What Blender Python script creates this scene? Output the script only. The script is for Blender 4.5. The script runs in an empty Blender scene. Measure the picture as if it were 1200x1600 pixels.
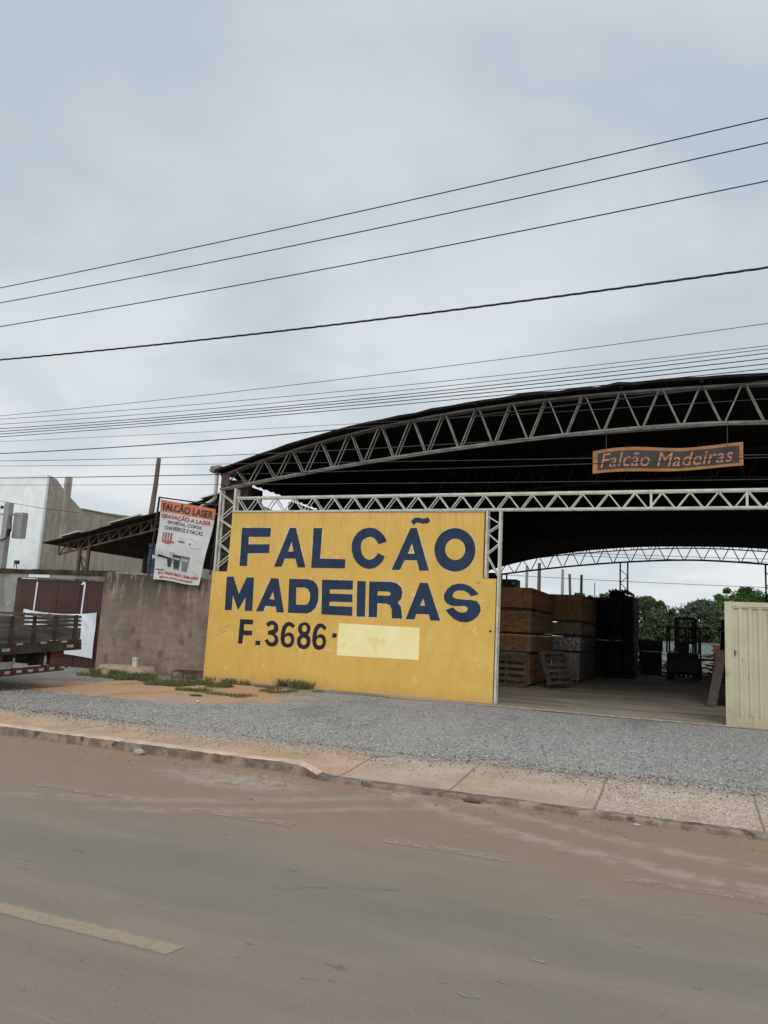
import bpy, math, random
from mathutils import Vector, Matrix, noise as mnoise
PI = math.pi; R = math.radians
rnd = random.Random(7)
S = bpy.context.scene
C = S.collection
# ------------------------------------------------------------------ camera
AZ, PT, RO, H = R(21.8), R(8.65), R(3.0), 1.65
fw = Vector((-math.sin(AZ)*math.cos(PT), math.cos(AZ)*math.cos(PT), math.sin(PT)))
r0 = Vector((math.cos(AZ), math.sin(AZ), 0)); u0 = r0.cross(fw)
rt = r0*math.cos(RO)+u0*math.sin(RO); up = u0*math.cos(RO)-r0*math.sin(RO)
cam = bpy.data.objects.new('camera', bpy.data.cameras.new('camera')); C.objects.link(cam)
M4 = Matrix((rt, up, -fw)).transposed().to_4x4(); M4.translation = (0, 0, H)
cam.matrix_world = M4
cam.data.sensor_fit = 'VERTICAL'; cam.data.sensor_height = 32.0; cam.data.lens = 24.0
cam.data.clip_end = 6000; cam.data.clip_start = .05
S.camera = cam
# ------------------------------------------------------------------ render / view
S.render.engine = 'CYCLES'
S.cycles.use_denoising = True
S.cycles.max_bounces = 8
S.view_settings.view_transform = 'Standard'; S.view_settings.look = 'None'
S.view_settings.exposure = 0.0; S.view_settings.gamma = 1.0
S.view_settings.use_curve_mapping = False
# ------------------------------------------------------------------ sun
SUN_EL, SUN_AZ = R(42), R(22)          # sun stands behind the camera, a little to the right
sd = bpy.data.lights.new('sun', 'SUN'); sd.energy = 1.1; sd.angle = R(25); sd.color = (1, .96, .9)
so = bpy.data.objects.new('sun', sd); C.objects.link(so)
sun_dir = Vector((math.sin(SUN_AZ)*math.cos(SUN_EL), -math.cos(SUN_AZ)*math.cos(SUN_EL), math.sin(SUN_EL)))
so.rotation_euler = sun_dir.to_track_quat('Z', 'Y').to_euler()
# ------------------------------------------------------------------ node helper
class NT:
    def __init__(s, tree): s.t = tree; s.n = tree.nodes; s.l = tree.links
    def add(s, k, **kw):
        n = s.n.new(k)
        for a, b in kw.items(): setattr(n, a, b)
        return n
    def put(s, n, i, v):
        if v is None: return
        if isinstance(v, bpy.types.NodeSocket): s.l.new(v, n.inputs[i])
        else:
            try: n.inputs[i].default_value = v
            except Exception: n.inputs[i].default_value = (*v, 1) if len(v) == 3 else v
    def m(s, op, a, b=None, c=None, clamp=False):
        n = s.add('ShaderNodeMath', operation=op, use_clamp=clamp)
        s.put(n, 0, a); s.put(n, 1, b); s.put(n, 2, c); return n.outputs[0]
    def vm(s, op, a, b=None):
        n = s.add('ShaderNodeVectorMath', operation=op); s.put(n, 0, a); s.put(n, 1, b)
        return n.outputs[1] if op in ('LENGTH', 'DOT_PRODUCT', 'DISTANCE') else n.outputs[0]
    def mix(s, f, a, b, mode='MIX'):
        n = s.add('ShaderNodeMixRGB', blend_type=mode); s.put(n, 0, f)
        for i, v in ((1, a), (2, b)):
            if not isinstance(v, bpy.types.NodeSocket): v = (v[0], v[1], v[2], 1)
            s.put(n, i, v)
        return n.outputs[0]
    def noise(s, vec, sc, det=4, ro=.55, col=False, dist=0):
        n = s.add('ShaderNodeTexNoise'); s.put(n, 'Vector', vec); s.put(n, 'Scale', sc)
        s.put(n, 'Detail', det); s.put(n, 'Roughness', ro); s.put(n, 'Distortion', dist)
        return n.outputs['Color' if col else 'Fac']
    def vor(s, vec, sc, feature='F1'):
        n = s.add('ShaderNodeTexVoronoi', feature=feature); s.put(n, 'Vector', vec); s.put(n, 'Scale', sc); return n
    def step(s, v, a, b, lo=0., hi=1.):
        n = s.add('ShaderNodeMapRange', interpolation_type='SMOOTHSTEP'); s.put(n, 0, v); s.put(n, 1, a); s.put(n, 2, b); s.put(n, 3, lo); s.put(n, 4, hi)
        return n.outputs[0]
    def scale(s, vec, v):
        n = s.add('ShaderNodeMapping'); s.put(n, 0, vec); s.put(n, 3, v); return n.outputs[0]
    def xyz(s, vec):
        n = s.add('ShaderNodeSeparateXYZ'); s.put(n, 0, vec); return n.outputs
    def comb(s, x, y, z):
        n = s.add('ShaderNodeCombineXYZ'); s.put(n, 0, x); s.put(n, 1, y); s.put(n, 2, z); return n.outputs[0]
    def bump(s, h, st, d=.01):
        n = s.add('ShaderNodeBump'); s.put(n, 'Height', h); s.put(n, 'Strength', st); s.put(n, 'Distance', d); return n.outputs[0]
def newmat(name):
    m = bpy.data.materials.new(name); m.use_nodes = True
    t = NT(m.node_tree); b = m.node_tree.nodes['Principled BSDF']
    return m, t, b
def fin(t, b, col, rough=.8, bump=None, metal=0, spec=.3):
    t.put(b, 'Base Color', col if isinstance(col, bpy.types.NodeSocket) else (*col, 1))
    t.put(b, 'Roughness', rough); t.put(b, 'Metallic', metal); t.put(b, 'Specular IOR Level', spec)
    if bump is not None: t.l.new(bump, b.inputs['Normal'])
# ------------------------------------------------------------------ world
W = bpy.data.worlds.new('World'); S.world = W; W.use_nodes = True
t = NT(W.node_tree); W.node_tree.nodes.clear()
d = t.vm('NORMALIZE', t.add('ShaderNodeTexCoord').outputs['Generated'])
x, y, z = t.xyz(d)
sky = t.add('ShaderNodeTexSky', sky_type='NISHITA', sun_disc=False, sun_elevation=SUN_EL, sun_rotation=PI+SUN_AZ)
bg1 = t.add('ShaderNodeBackground'); t.l.new(sky.outputs[0], bg1.inputs[0]); bg1.inputs[1].default_value = .06
zz = t.m('ADD', t.m('MAXIMUM', z, 0.0), .22)
flat = t.comb(t.m('DIVIDE', x, zz), t.m('DIVIDE', y, zz), 0.0)
n1 = t.noise(t.vm('ADD', flat, (1.3, .4, 0)), 1.7, 4, .5, dist=.4)
n2 = t.noise(t.vm('ADD', flat, (7.3, 2.1, 0)), 2.3, 5, .5)
n = t.m('ADD', t.m('MULTIPLY', n1, .75), t.m('MULTIPLY', n2, .25))
n = t.step(n, .38, .62)
grad = t.step(z, .0, .62)
lowc = t.mix(n, (.68, .74, .785), (.86, .89, .91))
hic = t.mix(n, (.515, .59, .655), (.66, .72, .78))
cc = t.mix(grad, lowc, hic)
boost = t.m('ADD', 1.0, t.m('ADD', t.m('MULTIPLY', t.step(z, .68, .95), .7), t.m('MULTIPLY', t.step(t.m('MULTIPLY', y, -1.0), -.1, .6), .55)))
bg2 = t.add('ShaderNodeBackground'); t.l.new(cc, bg2.inputs[0]); t.l.new(boost, bg2.inputs[1])
mx = t.add('ShaderNodeMixShader'); mx.inputs[0].default_value = .94
t.l.new(bg1.outputs[0], mx.inputs[1]); t.l.new(bg2.outputs[0], mx.inputs[2])
wo = t.add('ShaderNodeOutputWorld'); t.l.new(mx.outputs[0], wo.inputs[0])

# ------------------------------------------------------------------ geometry helpers
class MB:
    """collects faces for one mesh object"""
    def __init__(s): s.v = []; s.f = []; s.mi = []; s.cur = 0
    def quad(s, pts):
        n = len(s.v); s.v += [tuple(p) for p in pts]; s.f.append(tuple(range(n, n+len(pts)))); s.mi.append(s.cur); return s
    def box(s, a, b, rot=None, org=None):
        x0, y0, z0 = a; x1, y1, z1 = b
        p = [Vector(q) for q in ((x0,y0,z0),(x1,y0,z0),(x1,y1,z0),(x0,y1,z0),(x0,y0,z1),(x1,y0,z1),(x1,y1,z1),(x0,y1,z1))]
        if rot is not None:
            o = Vector(org or (0, 0, 0)); p = [o+rot@(q-o) for q in p]
        return s._b(p)
    def _b(s, p):
        n = len(s.v); s.v += [tuple(q) for q in p]
        for f in ((0,3,2,1),(4,5,6,7),(0,1,5,4),(1,2,6,5),(2,3,7,6),(3,0,4,7)): s.f.append(tuple(n+i for i in f)); s.mi.append(s.cur)
        return s
    def bar(s, a, b, w, h=None, ref=(0, 1, 0)):
        a = Vector(a); b = Vector(b); h = h or w; dd = (b-a).normalized(); rf = Vector(ref)
        if abs(dd.dot(rf)) > .98: rf = Vector((1, 0, 0))
        u = dd.cross(rf).normalized(); v = dd.cross(u).normalized(); u = u*w/2; v = v*h/2
        p = [a-u-v, a+u-v, a+u+v, a-u+v, b-u-v, b+u-v, b+u+v, b-u+v]
        return s._b(p)
    def tube(s, pts, r, seg=8, cap=True):
        pts = [Vector(p) for p in pts]; n0 = len(s.v); N = len(pts)
        rr = r if isinstance(r, (list, tuple)) else [r]*N
        for i, p in enumerate(pts):
            dd = (pts[min(i+1, N-1)]-pts[max(i-1, 0)]).normalized()
            rf = Vector((0, 0, 1)) if abs(dd.z) < .9 else Vector((1, 0, 0))
            u = dd.cross(rf).normalized(); v = dd.cross(u)
            for k in range(seg):
                a = 2*PI*k/seg; s.v.append(tuple(p+u*math.cos(a)*rr[i]+v*math.sin(a)*rr[i]))
        for i in range(N-1):
            for k in range(seg):
                a = n0+i*seg+k; b = n0+i*seg+(k+1) % seg; s.f.append((a, b, b+seg, a+seg)); s.mi.append(s.cur)
        if cap:
            s.f.append(tuple(n0+k for k in range(seg))[::-1]); s.f.append(tuple(n0+(N-1)*seg+k for k in range(seg))); s.mi += [s.cur]*2
        return s
    def prism(s, poly, dirv):
        """closed polygon (3-D points) pushed along dirv"""
        dv = Vector(dirv); p = [Vector(q) for q in poly]; n = len(s.v); k = len(p)
        s.v += [tuple(q) for q in p]+[tuple(q+dv) for q in p]
        s.f.append(tuple(range(n, n+k))[::-1]); s.f.append(tuple(range(n+k, n+2*k))); s.mi += [s.cur]*2
        for i in range(k):
            j = (i+1) % k; s.f.append((n+i, n+j, n+k+j, n+k+i)); s.mi.append(s.cur)
        return s
    def build(s, name, mat, parent=None, smooth=False, off=None):
        me = bpy.data.meshes.new(name); vv = s.v
        if off: vv = [(a-off[0], b-off[1], c-off[2]) for a, b, c in vv]
        me.from_pydata(vv, [], s.f); me.update()
        for mm in (mat if isinstance(mat, (list, tuple)) else [mat]): me.materials.append(mm)
        me.polygons.foreach_set('material_index', s.mi)
        if smooth: me.polygons.foreach_set('use_smooth', [True]*len(me.polygons))
        o = bpy.data.objects.new(name, me); C.objects.link(o)
        if parent: o.parent = parent
        return o
def tag(o, label=None, cat=None, group=None, kind=None):
    if label: o['label'] = label
    if cat: o['category'] = cat
    if group: o['group'] = group
    if kind: o['kind'] = kind
    return o
def thing(name, label, cat, loc=(0, 0, 0), rz=0, group=None):
    o = bpy.data.objects.new(name, None); C.objects.link(o); o.location = loc; o.rotation_euler = (0, 0, rz)
    o.empty_display_size = .1
    return tag(o, label, cat, group)
class Rel:
    """build parts given in world coordinates under a thing whose base sits at loc"""
    def __init__(s, root): s.root = root; s.o = tuple(root.location)
    def part(s, mb, name, mat, parent=None, smooth=False):
        return mb.build(name, mat, parent or s.root, smooth, off=s.o)
def copy_tree(o, parent=None):
    c = o.copy(); C.objects.link(c)
    if parent: c.parent = parent
    for ch in list(o.children): copy_tree(ch, c)
    return c
def nz(x, y, z=0): return mnoise.noise(Vector((x, y, z)))

# ------------------------------------------------------------------ materials
def simple(name, c1, c2=None, sc=4, rough=.8, bump=0, bsc=None, metal=0, spec=.3, stretch=(1, 1, 1), lo=.35, hi=.65, c3=None, sc3=1.2, lo3=.55, hi3=.7, glob=True):
    m, t, b = newmat(name)
    pos = t.add('ShaderNodeNewGeometry').outputs['Position'] if glob else t.add('ShaderNodeTexCoord').outputs['Object']
    v = t.scale(pos, stretch)
    col = c1 if c2 is None else t.mix(t.step(t.noise(v, sc, 5, .6), lo, hi), c1, c2)
    if c3 is not None: col = t.mix(t.step(t.noise(t.vm('ADD', v, (3.1, 9.2, 5.5)), sc3, 5, .65), lo3, hi3), col, c3)
    bp = t.bump(t.noise(pos, bsc or sc*6, 4, .6), bump, .01) if bump else None
    fin(t, b, col, rough, bp, metal, spec)
    return m
def GP(t): return t.add('ShaderNodeNewGeometry').outputs['Position']

def mat_asphalt():
    m, t, b = newmat('asphalt'); P = GP(t); px, py, pz = t.xyz(P)
    base = t.mix(t.step(t.noise(t.scale(P, (.35, 1.4, 1)), 1.6, 6, .6), .3, .7), (.192, .161, .128), (.238, .200, .158))
    fine = t.noise(P, 90, 3, .7)
    base = t.mix(t.step(fine, .35, .7, 0, .45), base, (.29, .245, .195))
    base = t.mix(t.step(t.noise(P, 55, 2, .6), .62, .72, 0, .6), base, (.10, .09, .078))
    # red dust gathered towards the kerb
    e = t.m('ADD', py, t.m('MULTIPLY', t.m('SUBTRACT', t.noise(t.scale(P, (.3, 1, 1)), 1.3, 5, .6), .5), 2.2))
    dust = t.m('MULTIPLY', t.step(e, 4.9, 6.3), .75)
    base = t.mix(dust, base, t.mix(t.noise(P, 3.0, 6, .65), (.235, .165, .115), (.30, .22, .16)))
    gut = t.m('MULTIPLY', t.step(e, 7.2, 8.2), .7)
    base = t.mix(gut, base, (.30, .185, .115))
    # pale sweeping tyre tracks out of the drive and dusty streaks
    for cx, cy, rad, wd, am in ((1.6, 13.2, 7.05, .22, .5), (1.5, 13.3, 6.55, .18, .42), (-9.3, 14.0, 9.2, .2, .4), (-8.6, 13.6, 8.9, .16, .35)):
        dx = t.m('SUBTRACT', px, cx); dy = t.m('SUBTRACT', py, cy)
        rr = t.m('SQRT', t.m('ADD', t.m('MULTIPLY', dx, dx), t.m('MULTIPLY', dy, dy)))
        ring = t.step(t.m('ABSOLUTE', t.m('SUBTRACT', rr, rad)), 0.02, wd, 1, 0)
        ring = t.m('MULTIPLY', ring, t.m('MULTIPLY', t.step(t.noise(P, 5, 5, .7), .38, .58), am))
        ring = t.m('MULTIPLY', ring, t.step(py, 5.2, 5.8))
        base = t.mix(ring, base, (.40, .33, .26))
    st = t.noise(t.scale(P, (.5, 5, 1)), 1.8, 6, .7)
    base = t.mix(t.step(st, .58, .74, 0, .28), base, (.32, .27, .21))
    dk = t.noise(t.vm('ADD', t.scale(P, (1.0, 3.2, 1)), (4, 8, 1)), 6.5, 3, .5)
    base = t.mix(t.step(dk, .69, .74, 0, .5), base, (.085, .07, .058))
    # dusty patch beside the dropped kerb
    dd = t.vm('DISTANCE', t.scale(P, (.45, 1, 1)), (-2.0, 7.3, 0))
    base = t.mix(t.m('MULTIPLY', t.step(dd, .2, .55, 1, 0), t.step(t.noise(P, 6, 5, .7), .35, .6, 0, .6)), base, (.40, .34, .27))
    cr = t.vor(t.vm('ADD', t.scale(P, (.5, 1, 1)), t.vm('MULTIPLY', t.noise(P, 2.5, 4, .6, col=True), (.35, .35, .35))), .55, 'DISTANCE_TO_EDGE').outputs['Distance']
    base = t.mix(t.m('MULTIPLY', t.step(cr, .0, .006, 1, 0), t.step(t.noise(P, .5, 2), .55, .6, 0, .5)), base, (.07, .06, .05))
    # worn smoother wheel lanes
    ln = t.m('MULTIPLY', t.step(t.m('ABSOLUTE', t.m('SUBTRACT', e, 4.55)), .1, .6, 1, 0), .35)
    base = t.mix(ln, base, (.17, .150, .125))
    bp = t.bump(t.m('ADD', fine, t.noise(P, 200, 2)), .25, .004)
    fin(t, b, base, t.step(fine, .2, .8, .88, 1.0), bp, 0, .08); return m

def mat_gravel():
    m, t, b = newmat('crushed_gravel'); P = GP(t); px, py, pz = t.xyz(P)
    v1 = t.vor(P, 48); v2 = t.vor(t.vm('ADD', P, (3, 5, 0)), 95)
    g1 = t.xyz(v1.outputs['Color'])[0]; g2 = t.xyz(v2.outputs['Color'])[1]
    gg = t.m('ADD', t.m('MULTIPLY', g1, .6), t.m('MULTIPLY', g2, .4))
    col = t.mix(t.step(gg, .12, .88), (.078, .073, .068), (.52, .49, .45))
    big = t.noise(t.scale(P, (.6, 1.4, 1)), 1.1, 6, .6)
    col = t.mix(t.step(big, .3, .7, .05, .42), col, (.27, .25, .225))
    # dirt worn through
    pn = t.m('MULTIPLY', t.m('SUBTRACT', t.noise(P, 1.7, 6, .68), .5), 1.7)
    def blob(cx, cy, rx, ry, rot=0):
        dx = t.m('SUBTRACT', px, cx); dy = t.m('SUBTRACT', py, cy); c, s_ = math.cos(rot), math.sin(rot)
        ax = t.m('DIVIDE', t.m('ADD', t.m('MULTIPLY', dx, c), t.m('MULTIPLY', dy, s_)), rx)
        ay = t.m('DIVIDE', t.m('SUBTRACT', t.m('MULTIPLY', dy, c), t.m('MULTIPLY', dx, s_)), ry)
        return t.m('SQRT', t.m('ADD', t.m('MULTIPLY', ax, ax), t.m('MULTIPLY', ay, ay)))
    b1 = t.m('ADD', blob(-10.0, 13.3, 2.8, 1.8, .25), pn); b2 = t.m('ADD', blob(-10.2, 15.2, 2.2, 1.6, .1), pn)
    b3 = t.m('ADD', blob(-10.9, 12.3, 1.7, .6, .2), pn)
    # brown compacted soil on the left, beyond the dirt
    lm = t.step(t.m('ADD', px, t.m('MULTIPLY', pn, 1.2)), -11.0, -8.0, .62, 0)
    col = t.mix(lm, col, t.mix(g1, (.13, .115, .095), (.28, .23, .185)))
    dm = t.m('MAXIMUM', t.step(b1, .9, 1.12, 1, 0), t.m('MAXIMUM', t.step(b2, .85, 1.05, 1, 0), t.step(b3, .8, 1.0, 1, 0)))
    dirt = t.mix(t.noise(P, 5, 5, .6), (.50, .255, .12), (.54, .35, .205))
    dirt = t.mix(t.step(gg, .75, .9, 0, .5), dirt, (.20, .17, .14))
    col = t.mix(t.m('MULTIPLY', dm, .93), col, dirt)
    # pale dust near the shed opening
    bd = t.step(t.m('ADD', py, pn), 14.6, 16.6, 0, .55)
    col = t.mix(t.m('MULTIPLY', bd, t.step(px, -5.5, -3.5)), col, (.30, .275, .24))
    # tan dust towards the pavement and in shallow wheel ruts
    fr = t.step(t.m('ADD', py, t.m('MULTIPLY', pn, 1.1)), 9.0, 10.6, .6, 0)
    col = t.mix(fr, col, t.mix(g2, (.27, .215, .165), (.40, .33, .26)))
    rut = t.noise(t.scale(P, (.9, .22, 1)), 1.3, 4, .55)
    col = t.mix(t.step(rut, .54, .66, 0, .45), col, (.34, .315, .285))
    col = t.mix(t.step(rut, .44, .34, 0, .35), col, (.14, .135, .13))
    hgt = t.m('ADD', t.m('MULTIPLY', v1.outputs['Distance'], -1.0), t.m('MULTIPLY', v2.outputs['Distance'], -.5))
    fin(t, b, col, .92, t.bump(hgt, .55, .02), 0, .2); return m

def mat_sidewalk():
    m, t, b = newmat('worn_concrete_paving'); P = GP(t); px, py, pz = t.xyz(P)
    left = t.step(t.m('ADD', px, t.m('MULTIPLY', py, 0)), -3.7, -3.3, 1, 0)
    cl = t.mix(t.step(t.noise(P, 2.2, 6, .6), .35, .65), (.40, .265, .175), (.47, .335, .23))
    cr = t.mix(t.step(t.noise(P, 1.8, 6, .6), .35, .65), (.38, .29, .21), (.46, .36, .27))
    col = t.mix(left, cr, cl)
    # aggregate showing in the right hand slabs
    g = t.vor(P, 60); gg = t.xyz(g.outputs['Color'])[0]
    ag = t.m('MULTIPLY', t.step(px, -1.2, -.8), .7)
    col = t.mix(t.m('MULTIPLY', ag, t.step(gg, .6, .9)), col, (.56, .50, .43))
    col = t.mix(t.m('MULTIPLY', ag, t.step(gg, .25, .1)), col, (.19, .14, .10))
    # loose dark grit, denser towards the gravel
    v = t.vor(P, 26); cell = t.xyz(v.outputs['Color'])[0]
    dens = t.step(t.m('ADD', py, t.m('MULTIPLY', t.noise(P, 2.0, 4), .8)), 8.2, 10.0, .06, .75)
    sp = t.m('MULTIPLY', t.m('LESS_THAN', cell, dens), t.step(v.outputs['Distance'], .25, .4, 1, 0))
    col = t.mix(t.m('MULTIPLY', sp, .8), col, (.13, .125, .12))
    # slab joints
    for jx in (-9.6, -7.6, -5.6, -3.55, -2.3, -.85, .62, 2.1, 3.6):
        j = t.m('ABSOLUTE', t.m('SUBTRACT', t.m('ADD', px, t.m('MULTIPLY', t.m('SUBTRACT', t.noise(P, 3, 3), .5), .03)), jx))
        col = t.mix(t.step(j, .006, .018, .65, 0), col, (.11, .085, .06))
    col = t.mix(t.step(t.noise(t.vm('ADD', P, (9, 1, 0)), .9, 5, .65), .52, .7, 0, .45), col, (.30, .20, .135))
    # lighter lip along the kerb on the left
    bp = t.bump(t.m('ADD', t.noise(P, 60, 4, .7), t.m('MULTIPLY', gg, .3)), .35, .006)
    fin(t, b, col, .9, bp, 0, .2); return m

def mat_floor():
    m, t, b = newmat('shed_floor_concrete'); P = GP(t)
    col = t.mix(t.step(t.noise(t.scale(P, (.4, 1.2, 1)), 1.4, 6, .65), .38, .62), (.20, .165, .125), (.32, .27, .21))
    col = t.mix(t.step(t.noise(t.scale(P, (.3, 1.3, 1)), 2.6, 5, .6), .6, .72, 0, .7), col, (.17, .145, .12))
    fin(t, b, col, .9, t.bump(t.noise(P, 40, 4, .7), .3, .01), 0, .2); return m

def mat_yellow():
    m, t, b = newmat('yellow_wall_paint'); P = GP(t); px, py, pz = t.xyz(P)
    col = t.mix(t.step(t.noise(P, 1.1, 6, .6), .3, .7), (.655, .41, .095), (.715, .455, .12))
    col = t.mix(t.step(t.noise(t.scale(P, (1, 1, .35)), 6, 5, .65), .48, .62, 0, .25), col, (.53, .32, .085))
    # scuffs, runs and dirt splashed up from the ground
    col = t.mix(t.m('MULTIPLY', t.step(t.m('ADD', pz, t.m('MULTIPLY', t.noise(P, 4, 5, .7), .5)), .38, .72, 1, 0), .5), col, (.48, .29, .11))
    rn = t.noise(t.scale(P, (1, 1, .06)), 9, 4, .6)
    col = t.mix(t.m('MULTIPLY', t.step(rn, .50, .64), t.step(pz, 3.2, 4.4, 0, .5)), col, (.45, .33, .14))
    col = t.mix(t.step(t.noise(P, 30, 3, .6), .72, .78, 0, .5), col, (.42, .30, .12))
    wp = t.m('MULTIPLY', t.step(t.noise(t.vm('ADD', P, (5, 0, 2)), 2.6, 7, .8), .60, .66), .5)
    col = t.mix(wp, col, (.82, .68, .38))
    fin(t, b, col, .75, t.bump(t.m('ADD', t.noise(P, 14, 5, .6), t.noise(P, 70, 3, .6)), .35, .014), 0, .2); return m

def mat_render(name, c1, c2, dark, light=None):
    """stained plaster / block wall"""
    m, t, b = newmat(name); P = GP(t); px, py, pz = t.xyz(P)
    col = t.mix(t.step(t.noise(P, .9, 6, .65), .35, .65), c1, c2)
    rn = t.noise(t.scale(P, (1, 1, .16)), 3.2, 6, .7)
    col = t.mix(t.step(rn, .48, .62, 0, .6), col, dark)
    pt = t.noise(t.vm('ADD', P, (2, 3, 9)), 2.8, 4, .55)
    col = t.mix(t.step(pt, .52, .62, 0, .5), col, dark)
    if light: col = t.mix(t.step(t.noise(t.vm('ADD', P, (8, 3, 1)), 1.7, 6, .7), .56, .7, 0, .6), col, light)
    fin(t, b, col, .95, t.bump(t.m('ADD', t.noise(P, 18, 5, .65), t.noise(P, 70, 3, .6)), .35, .015), 0, .15); return m

def mat_blockwall():
    m, t, b = newmat('stained_block_wall'); P = GP(t); px, py, pz = t.xyz(P)
    col = t.mix(t.step(t.noise(P, .8, 6, .6), .35, .65), (.22, .165, .122), (.30, .235, .18))
    br = t.add('ShaderNodeTexBrick'); t.put(br, 'Vector', t.comb(px, pz, 0.0)); br.inputs['Scale'].default_value = 1.0
    br.inputs['Brick Width'].default_value = .4; br.inputs['Row Height'].default_value = .2; br.inputs['Mortar Size'].default_value = .012
    br.inputs['Color1'].default_value = (0, 0, 0, 1); br.inputs['Color2'].default_value = (1, 1, 1, 1); br.inputs['Mortar'].default_value = (.5, .5, .5, 1)
    bc = t.xyz(br.outputs['Color'])[0]
    col = t.mix(t.step(bc, .7, 1.0, 0, .3), col, (.12, .10, .08))
    col = t.mix(t.m('MULTIPLY', br.outputs['Fac'], .3), col, (.13, .108, .088))
    dr = t.noise(t.scale(P, (1, 1, .22)), 2.6, 6, .72)
    top = t.step(pz, 1.7, 2.9)
    col = t.mix(t.m('MULTIPLY', t.step(dr, .44, .55), t.m('ADD', t.m('MULTIPLY', top, .95), .16)), col, (.075, .065, .055))
    col = t.mix(t.m('MULTIPLY', t.step(pz, .12, .9, 1, 0), t.step(dr, .3, .65, .1, .6)), col, (.30, .21, .14))
    pt = t.vor(t.scale(P, (1, 1, .7)), 1.9); pn = t.noise(P, 4, 3)
    col = t.mix(t.step(t.m('ADD', pt.outputs['Distance'], t.m('MULTIPLY', pn, .25)), .22, .34, .55, 0), col, (.085, .07, .058))
    col = t.mix(t.step(t.noise(t.vm('ADD', P, (4, 4, 4)), 1.1, 6, .7), .47, .56, 0, .45), col, (.13, .10, .078))
    col = t.mix(t.step(t.noise(t.vm('ADD', P, (1, 2, 3)), 5, 5, .7), .6, .75, 0, .4), col, (.33, .28, .22))
    fin(t, b, col, .95, t.bump(t.m('ADD', t.noise(P, 16, 5, .65), t.m('MULTIPLY', br.outputs['Fac'], -.25)), .4, .015), 0, .15); return m

def mat_wood(name, c1, c2, isl=.35, sc=8, stretch=(1, .15, 1)):
    m, t, b = newmat(name); g = t.add('ShaderNodeNewGeometry'); P = g.outputs['Position']
    col = t.mix(t.step(t.noise(t.scale(P, stretch), sc, 5, .6), .3, .7), c1, c2)
    k = t.m('ADD', 1-isl, t.m('MULTIPLY', g.outputs['Random Per Island'], isl*2))
    col = t.mix(1.0, col, t.comb(k, k, k), 'MULTIPLY')
    fin(t, b, col, .85, t.bump(t.noise(P, 60, 3), .2, .005), 0, .2); return m

def mat_leaf(name, c1, c2, c3):
    m, t, b = newmat(name); g = t.add('ShaderNodeNewGeometry')
    k = g.outputs['Random Per Island']
    col = t.mix(k, c1, c2)
    col = t.mix(t.step(t.noise(g.outputs['Position'], .55, 3), .45, .65), col, c3)
    fin(t, b, col, .7, None, 0, .2)
    b.inputs['Transmission Weight'].default_value = 0
    return m

def mat_worn(name, col, lo, hi, sc=9, mid=None, half=.07):
    """paint worn through to what is under it"""
    m, t, b = newmat(name); P = GP(t)
    fin(t, b, t.mix(t.noise(P, 20, 4, .7), col, tuple(c*.75 for c in col)), .85, None, 0, .2)
    tr = t.add('ShaderNodeBsdfTransparent'); mx = t.add('ShaderNodeMixShader')
    f = t.m('ADD', t.m('MULTIPLY', t.noise(P, sc, 6, .75), .7), t.m('MULTIPLY', t.noise(P, 60, 3, .7), .3))
    fac = t.step(f, lo, hi)
    if mid is not None:      # paint feathers out towards the sides of the line
        yy = t.m('ADD', t.xyz(P)[1], t.m('MULTIPLY', t.m('SUBTRACT', t.noise(P, 14, 4, .6), .5), .05))
        fac = t.m('MULTIPLY', fac, t.step(t.m('ABSOLUTE', t.m('SUBTRACT', yy, mid)), half*.55, half, .85, 0))
    t.l.new(fac, mx.inputs[0]); t.l.new(tr.outputs[0], mx.inputs[1]); t.l.new(b.outputs[0], mx.inputs[2])
    o = [n for n in t.n if n.type == 'OUTPUT_MATERIAL'][0]; t.l.new(mx.outputs[0], o.inputs[0]); return m

def mat_gate():
    m, t, b = newmat('cream_gate_paint'); P = GP(t); pz = t.xyz(P)[2]
    col = t.mix(t.step(t.noise(P, 1.6, 5, .6), .35, .65), (.53, .485, .335), (.475, .43, .295))
    low = t.step(t.m('ADD', pz, t.m('MULTIPLY', t.noise(t.scale(P, (1, 1, .3)), 6, 5, .7), .5)), .35, .95, .6, 0)
    col = t.mix(low, col, (.34, .27, .17))
    col = t.mix(t.step(t.noise(t.scale(P, (1, 1, .5)), 7, 6, .75), .62, .68, 0, .7), col, (.27, .16, .085))
    col = t.mix(t.step(t.noise(t.scale(P, (1, 1, .08)), 12, 4, .6), .55, .7, 0, .3), col, (.38, .32, .21))
    fin(t, b, col, .55, t.bump(t.m('ADD', t.noise(P, 2.2, 3), t.m('MULTIPLY', t.noise(P, 30, 3), .1)), .5, .03), 0, .3); return m
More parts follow.
